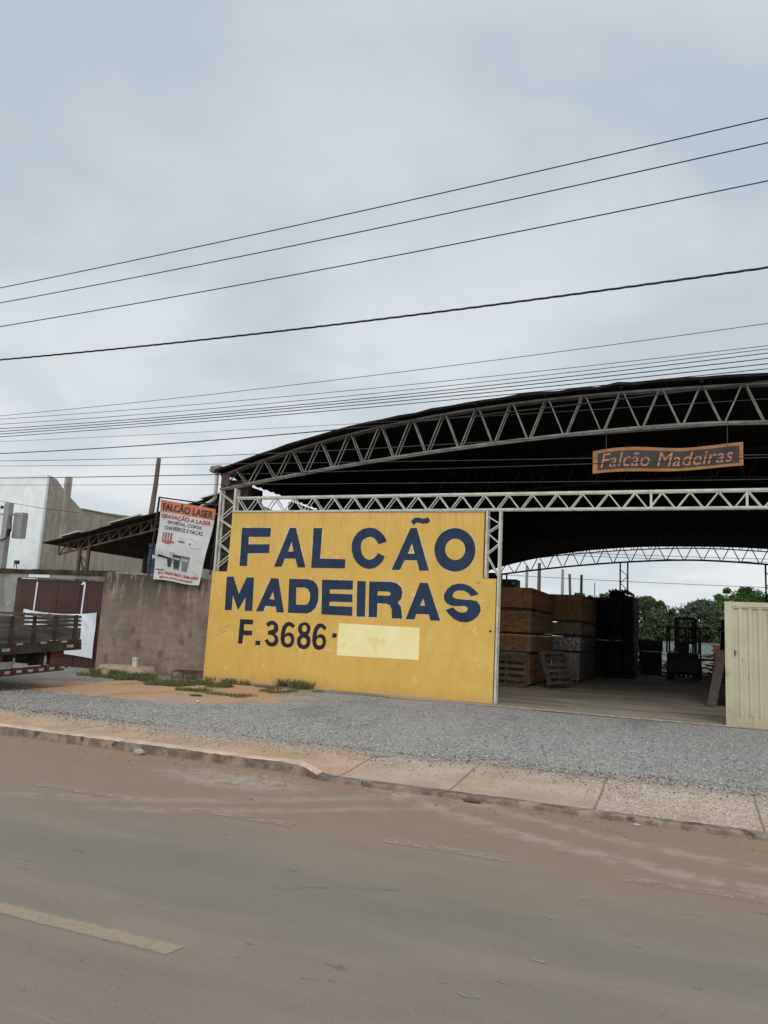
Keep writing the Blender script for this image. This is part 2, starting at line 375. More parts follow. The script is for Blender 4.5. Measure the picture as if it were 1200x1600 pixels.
M = dict(
 asphalt=mat_asphalt(), gravel=mat_gravel(), sidewalk=mat_sidewalk(), floor=mat_floor(), yellow=mat_yellow(),
 ground=simple('bare_soil', (.20, .15, .105), (.27, .21, .15), 1.2, .95, .3, 8, c3=(.10, .13, .05), lo3=.5, hi3=.62, sc3=.5),
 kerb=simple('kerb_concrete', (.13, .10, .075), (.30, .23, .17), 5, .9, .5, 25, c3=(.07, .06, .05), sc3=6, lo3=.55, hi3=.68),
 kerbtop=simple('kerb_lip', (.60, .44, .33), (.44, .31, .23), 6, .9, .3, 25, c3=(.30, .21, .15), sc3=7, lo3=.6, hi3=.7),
 lane=mat_worn('worn_lane_paint', (.43, .335, .24), .05, .56, 22, 3.51, .082),
 edge=mat_worn('faded_edge_paint', (.43, .35, .265), .36, .62, 9, 5.995, .085),
 stain=mat_worn('pale_spatter', (.40, .345, .28), .42, .62, 12),
 navy=simple('navy_paint', (.012, .027, .062), (.016, .033, .075), 5, .6, .12, 40, c3=(.010, .015, .04), sc3=3, lo3=.55, hi3=.7),
 black=simple('black_paint', (.010, .012, .020), (.016, .018, .028), 6, .6, .1, 40),
 patch=simple('pale_yellow_paint', (.86, .76, .34), (.90, .81, .42), 2.2, .75, .1, 50, c3=(.82, .68, .27), sc3=3),
 steel=simple('pale_painted_steel', (.60, .59, .52), (.44, .43, .37), 5, .55, .1, 60, c3=(.25, .14, .08), sc3=9, lo3=.66, hi3=.74),
 steeld=simple('weathered_grey_steel', (.23, .22, .20), (.14, .13, .115), 4, .6, .1, 60, c3=(.20, .09, .05), sc3=7, lo3=.62, hi3=.72),
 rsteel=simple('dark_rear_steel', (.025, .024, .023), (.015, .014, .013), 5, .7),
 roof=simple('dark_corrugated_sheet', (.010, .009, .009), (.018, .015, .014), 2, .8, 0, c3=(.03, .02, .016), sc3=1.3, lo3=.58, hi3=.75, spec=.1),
 darkwall=simple('dark_brown_brick', (.028, .020, .015), (.055, .042, .032), 2.2, .95, .4, 20, c3=(.10, .08, .065), sc3=5, lo3=.55, hi3=.7),  # brown brick, darkened so the shed interior stays near black
 rust=simple('rusty_steel', (.075, .04, .032), (.13, .08, .062), 6, .8, .3, 40, c3=(.26, .21, .185), sc3=9, lo3=.6, hi3=.75),
 rroof=simple('old_fibre_cement_sheet', (.035, .028, .024), (.08, .068, .058), 3.5, .9, .3, 20, c3=(.02, .017, .015), sc3=3),
 maroon=simple('maroon_steel_sheet', (.050, .020, .017), (.066, .029, .023), 1.2, .5, .06, 30, c3=(.035, .015, .013), sc3=1.6, lo3=.5, hi3=.7),
 maroond=simple('maroon_frame', (.034, .014, .012), (.05, .022, .018), 2, .5),
 cloth=simple('white_cloth', (.66, .68, .72), (.74, .75, .78), 2, .9, .3, 12),
 bsheet=simple('white_vinyl', (.50, .51, .50), (.58, .58, .56), 2.5, .55, .15, 9, c3=(.40, .41, .36), sc3=1.6, lo3=.55, hi3=.7),
 borange=simple('orange_vinyl', (.62, .20, .085), (.55, .17, .075), 3, .55, .1, 9, c3=(.60, .30, .18), sc3=3, lo3=.6, hi3=.7),
 red=simple('red_print', (.50, .05, .06), (.42, .06, .06), 4, .6), dgrey=simple('dark_print', (.03, .032, .035), (.06, .06, .06), 8, .6),
 mgrey=simple('grey_print', (.22, .23, .24), (.12, .12, .13), 8, .6), lgrey=simple('pale_grey_print', (.38, .40, .40), (.44, .46, .45), 8, .6),
 blackmetal=simple('black_painted_steel', (.02, .018, .02), (.04, .03, .03), 6, .55),
 gate=mat_gate(),
 brass=simple('worn_brass', (.7, .55, .25), (.5, .36, .15), 20, .35, metal=.8),
 white=mat_render('white_plaster', (.78, .80, .79), (.84, .86, .85), (.70, .72, .71)),
 conc=mat_render('grey_plaster', (.37, .325, .265), (.43, .38, .315), (.26, .225, .185)),
 block=mat_blockwall(), capc=mat_render('lintel_concrete', (.24, .215, .185), (.36, .33, .30), (.11, .095, .08)),
 poster=mat_render('torn_poster_plaster', (.26, .25, .22), (.34, .32, .28), (.15, .14, .12), (.62, .62, .58)),
 woodp=mat_wood('weathered_timber', (.085, .064, .048), (.155, .12, .09), .1, 6, (1, 1, .1)),
 pole=simple('pole_concrete', (.26, .25, .235), (.33, .32, .30), 6, .9, .3, 30),
 pvc=simple('dusty_white_pvc', (.60, .57, .49), (.50, .46, .38), 5, .5),
 pvcg=simple('grey_gutter', (.16, .165, .145), (.22, .22, .20), 5, .6),
 mound=simple('lumpy_mortar', (.40, .27, .17), (.33, .27, .21), 3, .95, .6, 25, c3=(.22, .18, .14), sc3=4, lo3=.5, hi3=.65),
 lumber=mat_wood('stacked_lumber', (.21, .105, .048), (.27, .145, .07), .14, 9, (1, .1, 1)),
 lumber2=mat_wood('pale_stacked_lumber', (.20, .135, .088), (.25, .18, .125), .14, 9, (1, .1, 1)),
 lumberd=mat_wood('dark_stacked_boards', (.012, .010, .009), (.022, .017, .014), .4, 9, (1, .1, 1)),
 pallet=mat_wood('grey_pallet_wood', (.075, .058, .045), (.12, .098, .078), .25, 9, (1, 1, 1)),
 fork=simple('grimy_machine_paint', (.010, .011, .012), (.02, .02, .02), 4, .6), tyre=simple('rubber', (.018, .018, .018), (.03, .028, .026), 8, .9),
 lamp=simple('lamp_lens', (.5, .45, .35), None, 1, .3),
 truckw=mat_wood('truck_bed_boards', (.050, .040, .033), (.115, .095, .08), .3, 7, (1, .2, 1)),
 truckm=simple('grimy_truck_steel', (.028, .024, .022), (.055, .046, .04), 5, .7), truckr=simple('dull_red_paint', (.055, .012, .014), (.09, .018, .018), 6, .5),
 refw=simple('white_reflector', (.46, .43, .40), (.22, .20, .18), 9, .5), refr=simple('red_reflector', (.15, .014, .02), (.06, .013, .015), 9, .5),
 plate=simple('number_plate', (.20, .23, .20), (.26, .28, .25), 9, .5),
 signw=simple('varnished_sign_wood', (.30, .125, .045), (.37, .165, .06), 3, .6, c3=(.20, .08, .04), sc3=5), signd=simple('dark_sign_panel', (.028, .026, .024), (.05, .042, .035), 3, .6),  # sign panel colour darkened to carry the shade under the arch
 signl=simple('copper_letter_paint', (.50, .20, .095), (.40, .18, .11), 3, .5, c3=(.28, .14, .12), sc3=3, lo3=.55, hi3=.65),
 wire=simple('black_cable', (.02, .022, .026), (.03, .032, .036), 3, .7), wireg=simple('grey_bare_wire', (.05, .053, .056), (.07, .073, .076), 3, .6),
 leaf1=mat_leaf('dark_foliage', (.055, .080, .036), (.11, .15, .065), (.09, .115, .058)),
 leaf2=mat_leaf('bright_foliage', (.045, .095, .022), (.085, .155, .034), (.06, .115, .03)),
 leaf3=mat_leaf('grey_green_foliage', (.060, .080, .050), (.115, .14, .088), (.08, .10, .058)),
 bark=simple('tree_bark', (.09, .075, .06), (.15, .125, .10), 6, .95, .4, 20),
 grass=mat_leaf('short_grass', (.05, .068, .022), (.19, .19, .075), (.16, .14, .07)),
 stone=simple('gravel_stone', (.12, .13, .14), (.30, .31, .32), 30, .9), 
 brick=simple('red_bricks', (.30, .13, .085), (.38, .19, .13), 6, .9, .3, 30), farw=simple('far_wall_paint', (.24, .25, .23), (.32, .33, .30), 2, .9, c3=(.20, .29, .25), sc3=.5, lo3=.5, hi3=.55),
 bluetank=simple('blue_plastic', (.025, .045, .085), (.035, .055, .10), 3, .5), whitel=simple('white_lettering', (.6, .62, .66), None, 1, .6),
 mortar=simple('rough_mortar', (.42, .37, .28), (.28, .23, .16), 9, .95, .6, 30), tarp=simple('black_tarpaulin', (.012, .012, .014), (.022, .02, .02), 3, .8),
 film=simple('shrink_wrap', (.17, .14, .115), (.25, .215, .185), 7, .18, .9, 14, spec=1.0), holem=simple('dark_hole', (.02, .015, .01), None, 1, 1),
)

# ================================================================== GROUND, ROAD, YARD
mb = MB()
prof = [(-900, .09), (-6.5, .09), (-6.35, -.10), (8.6, -.10), (8.65, .07), (16.2, .07), (60, .10), (1800, .10)]
for (ya, za), (yb, zb) in zip(prof, prof[1:]): mb.quad([(-1500, ya, za), (1500, ya, za), (1500, yb, zb), (-1500, yb, zb)])
tag(mb.build('ground', M['ground']), kind='structure')
mb = MB(); NX = 60
mb.quad([(-120, -6.2, 0), (120, -6.2, 0), (120, 8.15, 0), (-120, 8.15, 0)])
tag(mb.build('road', M['asphalt']), kind='structure')
def kline(X):   # where the kerb face runs
    s = min(1, max(0, (X+4.15)/.55)); s = s*s*(3-2*s); return 8.0-.2*s, .115-.07*s
mb = MB(); mt = MB(); xs = [-70+i*.5 for i in range(120)]+[-10+i*.05 for i in range(260)]+[3+i*.5 for i in range(120)]
pr = []
for X in xs:
    y0, h = kline(X); a = .006*nz(X*4, 1); b_ = .008*nz(X*9, 5)+.01*nz(X*2.2, 3)
    pr.append([(X, y0+a, -.02), (X, y0+.012+a, h-.012+b_), (X, y0+.03+a, h+b_), (X, y0+.14, h+.004+b_*.4), (X, y0+.141, -.02)])
for p, q in zip(pr, pr[1:]):
    for i in range(4):
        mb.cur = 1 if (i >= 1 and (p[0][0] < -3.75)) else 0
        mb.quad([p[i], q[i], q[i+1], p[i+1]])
tag(mb.build('kerb', [M['kerb'], M['kerbtop']]), kind='structure')
# sidewalk: flat on the left, ramped down to the dropped kerb on the right
mb = MB(); xs2 = [-60+i*.6 for i in range(84)]+[-9.6+i*.1 for i in range(130)]+[3.4+i*.6 for i in range(90)]
rows = [0, .25, .5, .8, 1.1, 1.5, 1.9, 2.4]
g = []
for X in xs2:
    y0, h = kline(X); r_ = []
    for k in rows:
        Y = y0+.14+k; w = min(1, k/1.4)
        r_.append((X, Y, h+(.135-h)*w*w*(3-2*w)+.004*nz(X*1.5, Y*1.5)))
    g.append(r_)
for p, q in zip(g, g[1:]):
    for i in range(len(rows)-1): mb.quad([p[i], q[i], q[i+1], p[i+1]])
tag(mb.build('sidewalk', M['sidewalk'], smooth=True), kind='structure')
# gravel yard with a ragged front edge
FE = [(-60, 9.3), (-10, 9.25), (-8.4, 9.2), (-7.4, 9.15), (-6.0, 8.85), (-5.3, 9.05), (-4.7, 9.0), (-3.8, 9.15), (-3.5, 8.95), (-2.8, 9.12), (-2.3, 9.5), (-1.5, 9.3), (-.8, 9.3), (-.2, 9.5), (.3, 9.4), (.8, 9.4), (60, 9.5)]
def fe(X):
    for (a, b_), (c, d_) in zip(FE, FE[1:]):
        if a <= X <= c: return b_+(d_-b_)*(X-a)/(c-a)
    return 9.3
def yz(X, Y): return .150+.012*nz(X*.35, Y*.35, 2)+.006*nz(X*1.3, Y*1.3)+(.02*max(0, 1-abs(X+9)/5)*nz(X*.9, Y*.9, 7))
mb = MB(); xs3 = [-60+i*1. for i in range(46)]+[-14+i*.05 for i in range(360)]+[4+i*1. for i in range(56)]
g = []
for X in xs3:
    y0 = fe(X)+.16*nz(X*1.7, 0, 3)+.10*nz(X*6, 0, 1)+.07*nz(X*17, 0, 9); r_ = []
    for k in range(15):
        w = k/14; Y = y0+(18.4-y0)*w**1.3
        r_.append((X, Y, yz(X, Y)-(.022 if k == 0 else 0)))
    g.append(r_)
for p, q in zip(g, g[1:]):
    for i in range(14): mb.quad([p[i], q[i], q[i+1], p[i+1]])
tag(mb.build('gravel_yard', M['gravel'], smooth=True), kind='structure')
mb = MB(); g = []
for i in range(160):
    X = -11.2+i*.145; y0 = 16.35+.12*nz(X*1.3, 4)+.05*nz(X*5, 2)
    g.append([(X, y0, .160), (X, y0+.05, .182), (X, 20, .184), (X, 30, .186), (X, 46, .186)])
for p, q in zip(g, g[1:]):
    for i in range(4): mb.quad([p[i], q[i], q[i+1], p[i+1]])
tag(mb.build('shed_floor', M['floor']), kind='structure')
# markings
mb = MB()
for k in range(-6, 6):
    x1 = -2.42+k*5.6; mb.quad([(x1-2.3, 3.435, .003), (x1, 3.435, .003), (x1+.03, 3.585, .003), (x1-2.3, 3.585, .003)])
tag(mb.build('centre_line_marking', M['lane']), kind='structure')
mb = MB()
for k in range(-12, 14):
    x0 = -.42+k*1.82; mb.quad([(x0, 5.92, .004), (x0+1.0, 5.92, .004), (x0+1.0, 6.07, .004), (x0, 6.07, .004)])
tag(mb.build('edge_line_marking', M['edge']), kind='structure')

for i, (X, Y, a_, b_) in enumerate([(-.62, 5.4, .05, .03), (-.78, 4.95, .035, .03), (-.72, 4.3, .04, .024), (-.95, 3.75, .05, .025), (-.82, 3.95, .02, .014)]):
    mb = MB(); mb.quad([(X+a_*math.cos(k*PI/7)*(1+.7*nz(k*.9, i*3.3)), Y+b_*math.sin(k*PI/7)*(1+.7*nz(k*.9, i*2.1, 3)), .004) for k in range(14)])
    tag(mb.build('road_stain', M['stain']), kind='structure')

def rocks(n, place, size, name, mat, label=None, cat=None):
    mb = MB()
    for _ in range(n):
        X, Y, Z = place(); s_ = size(); a = rnd.random()*PI
        p = []
        for dx, dy, dz in ((1,0,0),(0,1,0),(-1,0,0),(0,-1,0),(0,0,1),(0,0,-1)):
            j = .7+.6*rnd.random(); q = (dx*j*s_, dy*j*s_, dz*j*s_*.7)
            p.append((X+q[0]*math.cos(a)-q[1]*math.sin(a), Y+q[0]*math.sin(a)+q[1]*math.cos(a), Z+q[2]+s_*.25))
        k = len(mb.v); mb.v += p
        for f in ((0,1,4),(1,2,4),(2,3,4),(3,0,4),(1,0,5),(2,1,5),(3,2,5),(0,3,5)): mb.f.append(tuple(k+i for i in f)); mb.mi.append(0)
    o = mb.build(name, mat); tag(o, label, cat, kind='stuff'); return o
def m_stone():
    m, t, b = newmat('loose_gravel_stone'); k = t.add('ShaderNodeNewGeometry').outputs['Random Per Island']
    fin(t, b, t.mix(k, (.07, .067, .064), (.48, .46, .43)), .9); return m
MS = m_stone()
def pl_edge():
    while True:
        X = rnd.uniform(-10, 1.6); Y = fe(X)+rnd.gauss(.05, .28)
        if Y > 8.25: break
    h = yz(X, Y) if Y > fe(X)+.1 else .135+.0*Y
    if Y < 9.2: y0, hh = kline(X); w = min(1, (Y-y0-.14)/1.4); h = hh+(.135-hh)*w*w*(3-2*w)
    return X, Y, h
rocks(5200, pl_edge, lambda: rnd.uniform(.005, .014), 'loose_gravel', MS, 'loose grey grit scattered where the gravel meets the pavement', 'gravel')
def pl_yard():
    
    while True:
        X = rnd.uniform(-13, 3); Y = 9.2+7.3*rnd.random()**1.5
        q = math.hypot((X+9.8)/3.4, (Y-14.0)/2.3)+.5*nz(X, Y, 4)
        if q > 1 or rnd.random() < .12: return X, Y, yz(X, Y)-.002
rocks(18000, pl_yard, lambda: rnd.uniform(.005, .016), 'crushed_stone', MS, 'grey crushed stone lying over the yard', 'gravel')
def pl_road():
    X = rnd.uniform(-10, 2); Y = 8.0-abs(rnd.gauss(0, .35)); return X, min(Y, kline(X)[0]-.01), 0
rocks(700, pl_road, lambda: rnd.uniform(.004, .012), 'gutter_grit', M['kerb'], 'brown grit lying in the gutter along the kerb', 'grit')
# grass
def grass(name, blobs, label, n, hmax=.07):
    mb = MB()
    for _ in range(n):
        cx, cy, rx, ry, rot, dn = rnd.choice(blobs); 
        for _t in range(20):
            a = rnd.random()*2*PI; q = math.sqrt(rnd.random()); ex, ey = q*math.cos(a)*rx, q*math.sin(a)*ry
            X = cx+ex*math.cos(rot)-ey*math.sin(rot); Y = cy+ex*math.sin(rot)+ey*math.cos(rot)
            if nz(X*2.2, Y*2.2, 5)*1.3+.45 > q*.8: break
        if Y > 16.55: continue
        h = rnd.uniform(.3, 1)*hmax*dn; w = rnd.uniform(.003, .008); a = rnd.random()*2*PI; l = rnd.uniform(.2, 1)*h*.9; b_ = rnd.random()*2*PI
        z = yz(X, Y)-.005; dx, dy = w*math.cos(a), w*math.sin(a); tx, ty = l*math.cos(b_), l*math.sin(b_)
        mb.quad([(X-dx, Y-dy, z), (X+dx, Y+dy, z), (X+tx*.5+dx*.8, Y+ty*.5+dy*.8, z+h*.65), (X+tx, Y+ty, z+h)])
    o = mb.build(name, M['grass']); tag(o, label, 'grass', kind='stuff')
grass('grass', [(-12.8, 15.3, 1.1, .6, .1, 1.2), (-11.9, 15.4, 1.4, .7, -.1, 1.3), (-10.9, 15.0, 1.5, .8, -.15, 1), (-10.3, 15.6, .9, .4, 0, 1.2), (-10.9, 14.6, .7, .35, 0, 1)],
      'strip of low green grass growing in front of the grey wall', 9000, .10)
grass('grass', [(-9.75, 14.1, .6, .28, .2, 1), (-8.75, 13.8, .85, .35, .2, 1), (-9.2, 13.2, .4, .15, .2, .7), (-8.3, 15.3, .6, .5, .5, 1), (-8.7, 16.1, 1.0, .3, 0, .9)],
      'small tufts of grass in the orange dirt near the foot of the yellow wall', 3600, .08)
grass('weeds', [(-13.4, 15.7, .6, .15, 0, 1.2), (-12.5, 15.9, .5, .3, 0, 1), (-10.6, 16.4, 1.3, .2, 0, 1), (-8.6, 16.4, .8, .14, 0, 1.4)], 'thin straggly weeds along the foot of the walls and the mortar mound', 2200, .17)

# ================================================================== YELLOW WALL
YF = 16.68
w = thing('painted_wall', 'yellow roadside wall painted with big blue letters and a phone number', 'wall', (-7.6, YF, .1)); rw = Rel(w)
outl = [(-11.32, 0), (-3.93, 0), (-3.93, 2.87), (-4.24, 2.87), (-4.24, 4.36), (-10.84, 4.40), (-10.87, 2.885), (-11.30, 2.88)]
mb = MB(); mb.prism([(x, YF, z) for x, z in outl], (0, .14, 0)); rw.part(mb, 'wall_body', M['yellow'])
mb = MB(); N = 130
for i in range(N):
    xa = -10.84+6.6*i/N; xb = -10.84+6.6*(i+1)/N
    ha = .014+.016*abs(nz(xa*9, 3)); lo = .018*abs(nz(xa*6, 8))
    zt = 4.40-.04*i/N
    mb.box((xa, YF-.012, zt-lo), (xb, YF+.15, zt+ha))
rw.part(mb, 'mortar_cap', M['mortar'])
LET = {'B':[[[(-10.529,4.003),(-9.687,4.003),(-9.693,3.777),(-10.308,3.774),(-10.303,3.584),(-9.694,3.589),(-9.687,3.371),(-10.303,3.356),(-10.296,3.036),(-10.514,3.032)]],[[(-9.157,4.003),(-8.99,4.004),(-8.65,3.029),(-8.862,3.025),(-8.943,3.243),(-9.234,3.239),(-9.311,3.037),(-9.521,3.033)],[(-9.079,3.657),(-9.008,3.417),(-9.16,3.411)]],[[(-8.497,3.999),(-8.265,4.0),(-8.269,3.253),(-7.601,3.247),(-7.598,3.029),(-8.494,3.022)]],[[(-6.56,3.681),(-6.625,3.802),(-6.75,3.923),(-6.885,3.994),(-7.028,4.008),(-7.191,3.98),(-7.319,3.891),(-7.411,3.767),(-7.453,3.624),(-7.447,3.46),(-7.393,3.297),(-7.296,3.167),(-7.158,3.068),(-6.992,3.025),(-6.83,3.054),(-6.706,3.137),(-6.625,3.238),(-6.598,3.329),(-6.764,3.407),(-6.824,3.316),(-6.908,3.26),(-7.004,3.242),(-7.094,3.281),(-7.177,3.382),(-7.215,3.503),(-7.214,3.625),(-7.165,3.718),(-7.08,3.775),(-6.982,3.794),(-6.882,3.76),(-6.813,3.689),(-6.765,3.613)]],[[(-5.985,4.001),(-5.832,4.001),(-5.493,3.018),(-5.719,3.013),(-5.792,3.251),(-6.099,3.247),(-6.199,3.023),(-6.404,3.019)],[(-5.93,3.642),(-5.856,3.404),(-6.023,3.402)]],[[(-5.982,4.145),(-5.953,4.195),(-5.892,4.235),(-5.808,4.249),(-5.692,4.22),(-5.63,4.228),(-5.58,4.258),(-5.54,4.214),(-5.513,4.164),(-5.573,4.108),(-5.687,4.1),(-5.813,4.129),(-5.865,4.109),(-5.904,4.065)]],[[(-4.42,3.507),(-4.423,3.431),(-4.438,3.356),(-4.463,3.284),(-4.5,3.219),(-4.546,3.159),(-4.6,3.109),(-4.662,3.067),(-4.73,3.037),(-4.802,3.017),(-4.876,3.01),(-4.951,3.014),(-5.025,3.03),(-5.097,3.059),(-5.163,3.098),(-5.223,3.147),(-5.275,3.205),(-5.318,3.271),(-5.35,3.343),(-5.372,3.419),(-5.381,3.497),(-5.378,3.575),(-5.364,3.652),(-5.338,3.724),(-5.3,3.792),(-5.253,3.852),(-5.197,3.903),(-5.133,3.944),(-5.064,3.975),(-4.991,3.993),(-4.915,3.999),(-4.839,3.993),(-4.765,3.975),(-4.695,3.945),(-4.629,3.905),(-4.571,3.854),(-4.52,3.796),(-4.479,3.73),(-4.448,3.659),(-4.428,3.584)],[(-4.655,3.516),(-4.656,3.478),(-4.664,3.441),(-4.676,3.406),(-4.694,3.373),(-4.717,3.343),(-4.744,3.318),(-4.775,3.298),(-4.808,3.283),(-4.844,3.273),(-4.881,3.27),(-4.918,3.272),(-4.954,3.281),(-4.989,3.295),(-5.021,3.314),(-5.051,3.339),(-5.076,3.368),(-5.097,3.4),(-5.113,3.435),(-5.123,3.473),(-5.127,3.511),(-5.126,3.55),(-5.119,3.587),(-5.106,3.623),(-5.088,3.656),(-5.065,3.686),(-5.037,3.711),(-5.006,3.731),(-4.973,3.746),(-4.937,3.756),(-4.9,3.759),(-4.863,3.756),(-4.826,3.747),(-4.791,3.733),(-4.759,3.713),(-4.73,3.688),(-4.705,3.659),(-4.685,3.627),(-4.669,3.591),(-4.659,3.554)]],[[(-10.865,2.754),(-10.664,2.759),(-10.469,2.325),(-10.277,2.751),(-10.068,2.752),(-10.043,1.922),(-10.263,1.921),(-10.262,2.262),(-10.456,1.926),(-10.64,2.292),(-10.64,1.925),(-10.84,1.917)]],[[(-9.581,2.747),(-9.373,2.745),(-9.156,1.922),(-9.357,1.918),(-9.392,2.055),(-9.68,2.061),(-9.733,1.928),(-9.938,1.919)],[(-9.499,2.419),(-9.442,2.226),(-9.586,2.232)]],[[(-9.073,2.742),(-8.555,2.747),(-8.414,2.713),(-8.311,2.624),(-8.261,2.502),(-8.247,2.237),(-8.299,2.082),(-8.405,1.971),(-8.517,1.925),(-9.045,1.92)],[(-8.865,2.542),(-8.632,2.542),(-8.537,2.504),(-8.479,2.413),(-8.476,2.249),(-8.522,2.156),(-8.578,2.127),(-8.839,2.124)]],[[(-8.18,2.744),(-7.369,2.744),(-7.36,2.529),(-7.956,2.521),(-7.954,2.42),(-7.359,2.419),(-7.352,2.234),(-7.947,2.227),(-7.945,2.126),(-7.347,2.129),(-7.34,1.914),(-8.14,1.92)]],[[(-7.258,2.737),(-7.039,2.735),(-7.011,1.908),(-7.222,1.905)]],[[(-6.948,2.735),(-6.406,2.739),(-6.256,2.71),(-6.147,2.624),(-6.109,2.498),(-6.133,2.36),(-6.212,2.269),(-6.139,2.184),(-6.105,2.049),(-6.089,1.905),(-6.34,1.903),(-6.35,2.098),(-6.398,2.194),(-6.484,2.234),(-6.714,2.23),(-6.711,1.911),(-6.919,1.908)],[(-6.724,2.514),(-6.447,2.511),(-6.41,2.492),(-6.397,2.465),(-6.411,2.433),(-6.441,2.416),(-6.723,2.415)]],[[(-5.695,2.734),(-5.506,2.735),(-5.174,1.897),(-5.408,1.896),(-5.448,2.028),(-5.75,2.025),(-5.785,1.904),(-5.999,1.899)],[(-5.601,2.388),(-5.542,2.22),(-5.667,2.217)]],[[(-4.308,2.522),(-4.388,2.599),(-4.509,2.69),(-4.648,2.737),(-4.786,2.743),(-4.924,2.707),(-5.04,2.617),(-5.111,2.481),(-5.1,2.367),(-5.027,2.283),(-4.905,2.24),(-4.806,2.238),(-4.63,2.251),(-4.56,2.225),(-4.543,2.178),(-4.576,2.121),(-4.663,2.098),(-4.762,2.113),(-4.833,2.158),(-4.891,2.212),(-5.061,2.139),(-4.977,2.048),(-4.854,1.949),(-4.714,1.893),(-4.558,1.892),(-4.424,1.94),(-4.311,2.038),(-4.253,2.152),(-4.271,2.273),(-4.351,2.364),(-4.478,2.388),(-4.694,2.39),(-4.833,2.404),(-4.904,2.44),(-4.911,2.487),(-4.868,2.556),(-4.781,2.591),(-4.662,2.59),(-4.562,2.546),(-4.481,2.467)]]],'T':[[[(-10.373,1.709),(-9.996,1.709),(-9.999,1.592),(-10.246,1.59),(-10.243,1.436),(-9.996,1.439),(-10.002,1.324),(-10.246,1.321),(-10.257,1.109),(-10.381,1.107)]],[[(-9.883,1.204),(-9.748,1.207),(-9.752,1.102),(-9.887,1.099)]],[[(-7.819,1.49),(-7.704,1.489),(-7.71,1.388),(-7.822,1.387)]],[[(-9.633,1.625),(-9.565,1.686),(-9.474,1.714),(-9.378,1.694),(-9.301,1.628),(-9.271,1.526),(-9.296,1.443),(-9.354,1.399),(-9.277,1.341),(-9.248,1.238),(-9.28,1.145),(-9.355,1.095),(-9.447,1.085),(-9.543,1.112),(-9.633,1.218),(-9.556,1.268),(-9.497,1.202),(-9.428,1.178),(-9.365,1.221),(-9.358,1.29),(-9.416,1.35),(-9.471,1.365),(-9.557,1.366),(-9.559,1.458),(-9.48,1.476),(-9.416,1.502),(-9.393,1.555),(-9.411,1.6),(-9.465,1.616),(-9.511,1.591),(-9.553,1.547)]],[[(-8.826,1.627),(-8.915,1.688),(-9.008,1.706),(-9.098,1.672),(-9.169,1.577),(-9.197,1.425),(-9.198,1.276),(-9.162,1.163),(-9.091,1.098),(-8.985,1.083),(-8.883,1.114),(-8.825,1.204),(-8.817,1.307),(-8.854,1.408),(-8.935,1.45),(-9.014,1.446),(-9.081,1.397),(-9.071,1.501),(-9.033,1.583),(-8.987,1.608),(-8.939,1.594),(-8.878,1.551)],[(-8.906,1.277),(-8.908,1.248),(-8.919,1.22),(-8.936,1.198),(-8.96,1.183),(-8.987,1.177),(-9.015,1.18),(-9.041,1.192),(-9.062,1.212),(-9.077,1.239),(-9.084,1.268),(-9.082,1.298),(-9.071,1.325),(-9.053,1.348),(-9.029,1.362),(-9.002,1.369),(-8.975,1.365),(-8.949,1.353),(-8.927,1.333),(-8.913,1.307)]],[[(-8.584,1.716),(-8.487,1.7),(-8.418,1.635),(-8.402,1.556),(-8.426,1.464),(-8.459,1.421),(-8.398,1.363),(-8.375,1.263),(-8.407,1.148),(-8.48,1.087),(-8.568,1.071),(-8.674,1.099),(-8.74,1.186),(-8.749,1.299),(-8.713,1.37),(-8.664,1.411),(-8.726,1.472),(-8.744,1.574),(-8.705,1.667)],[(-8.5,1.565),(-8.501,1.54),(-8.509,1.516),(-8.523,1.498),(-8.54,1.485),(-8.561,1.48),(-8.582,1.483),(-8.601,1.494),(-8.617,1.511),(-8.629,1.533),(-8.634,1.559),(-8.633,1.584),(-8.625,1.607),(-8.611,1.626),(-8.594,1.639),(-8.573,1.644),(-8.552,1.641),(-8.533,1.63),(-8.516,1.612),(-8.505,1.59)],[(-8.485,1.264),(-8.487,1.237),(-8.497,1.212),(-8.513,1.192),(-8.534,1.179),(-8.558,1.173),(-8.583,1.176),(-8.606,1.187),(-8.625,1.205),(-8.638,1.229),(-8.644,1.255),(-8.643,1.282),(-8.633,1.306),(-8.617,1.326),(-8.596,1.34),(-8.571,1.345),(-8.546,1.342),(-8.523,1.331),(-8.504,1.313),(-8.491,1.29)]],[[(-7.976,1.61),(-8.064,1.685),(-8.155,1.708),(-8.242,1.677),(-8.311,1.579),(-8.339,1.434),(-8.341,1.287),(-8.306,1.165),(-8.238,1.094),(-8.135,1.078),(-8.037,1.113),(-7.98,1.206),(-7.972,1.307),(-8.007,1.406),(-8.086,1.452),(-8.162,1.45),(-8.227,1.406),(-8.217,1.508),(-8.179,1.585),(-8.135,1.61),(-8.088,1.594),(-8.029,1.54)],[(-8.058,1.28),(-8.061,1.251),(-8.071,1.224),(-8.088,1.202),(-8.111,1.187),(-8.137,1.181),(-8.164,1.184),(-8.189,1.196),(-8.21,1.216),(-8.224,1.242),(-8.23,1.271),(-8.228,1.3),(-8.218,1.327),(-8.2,1.349),(-8.177,1.363),(-8.151,1.369),(-8.124,1.366),(-8.099,1.354),(-8.079,1.334),(-8.065,1.309)]]]}
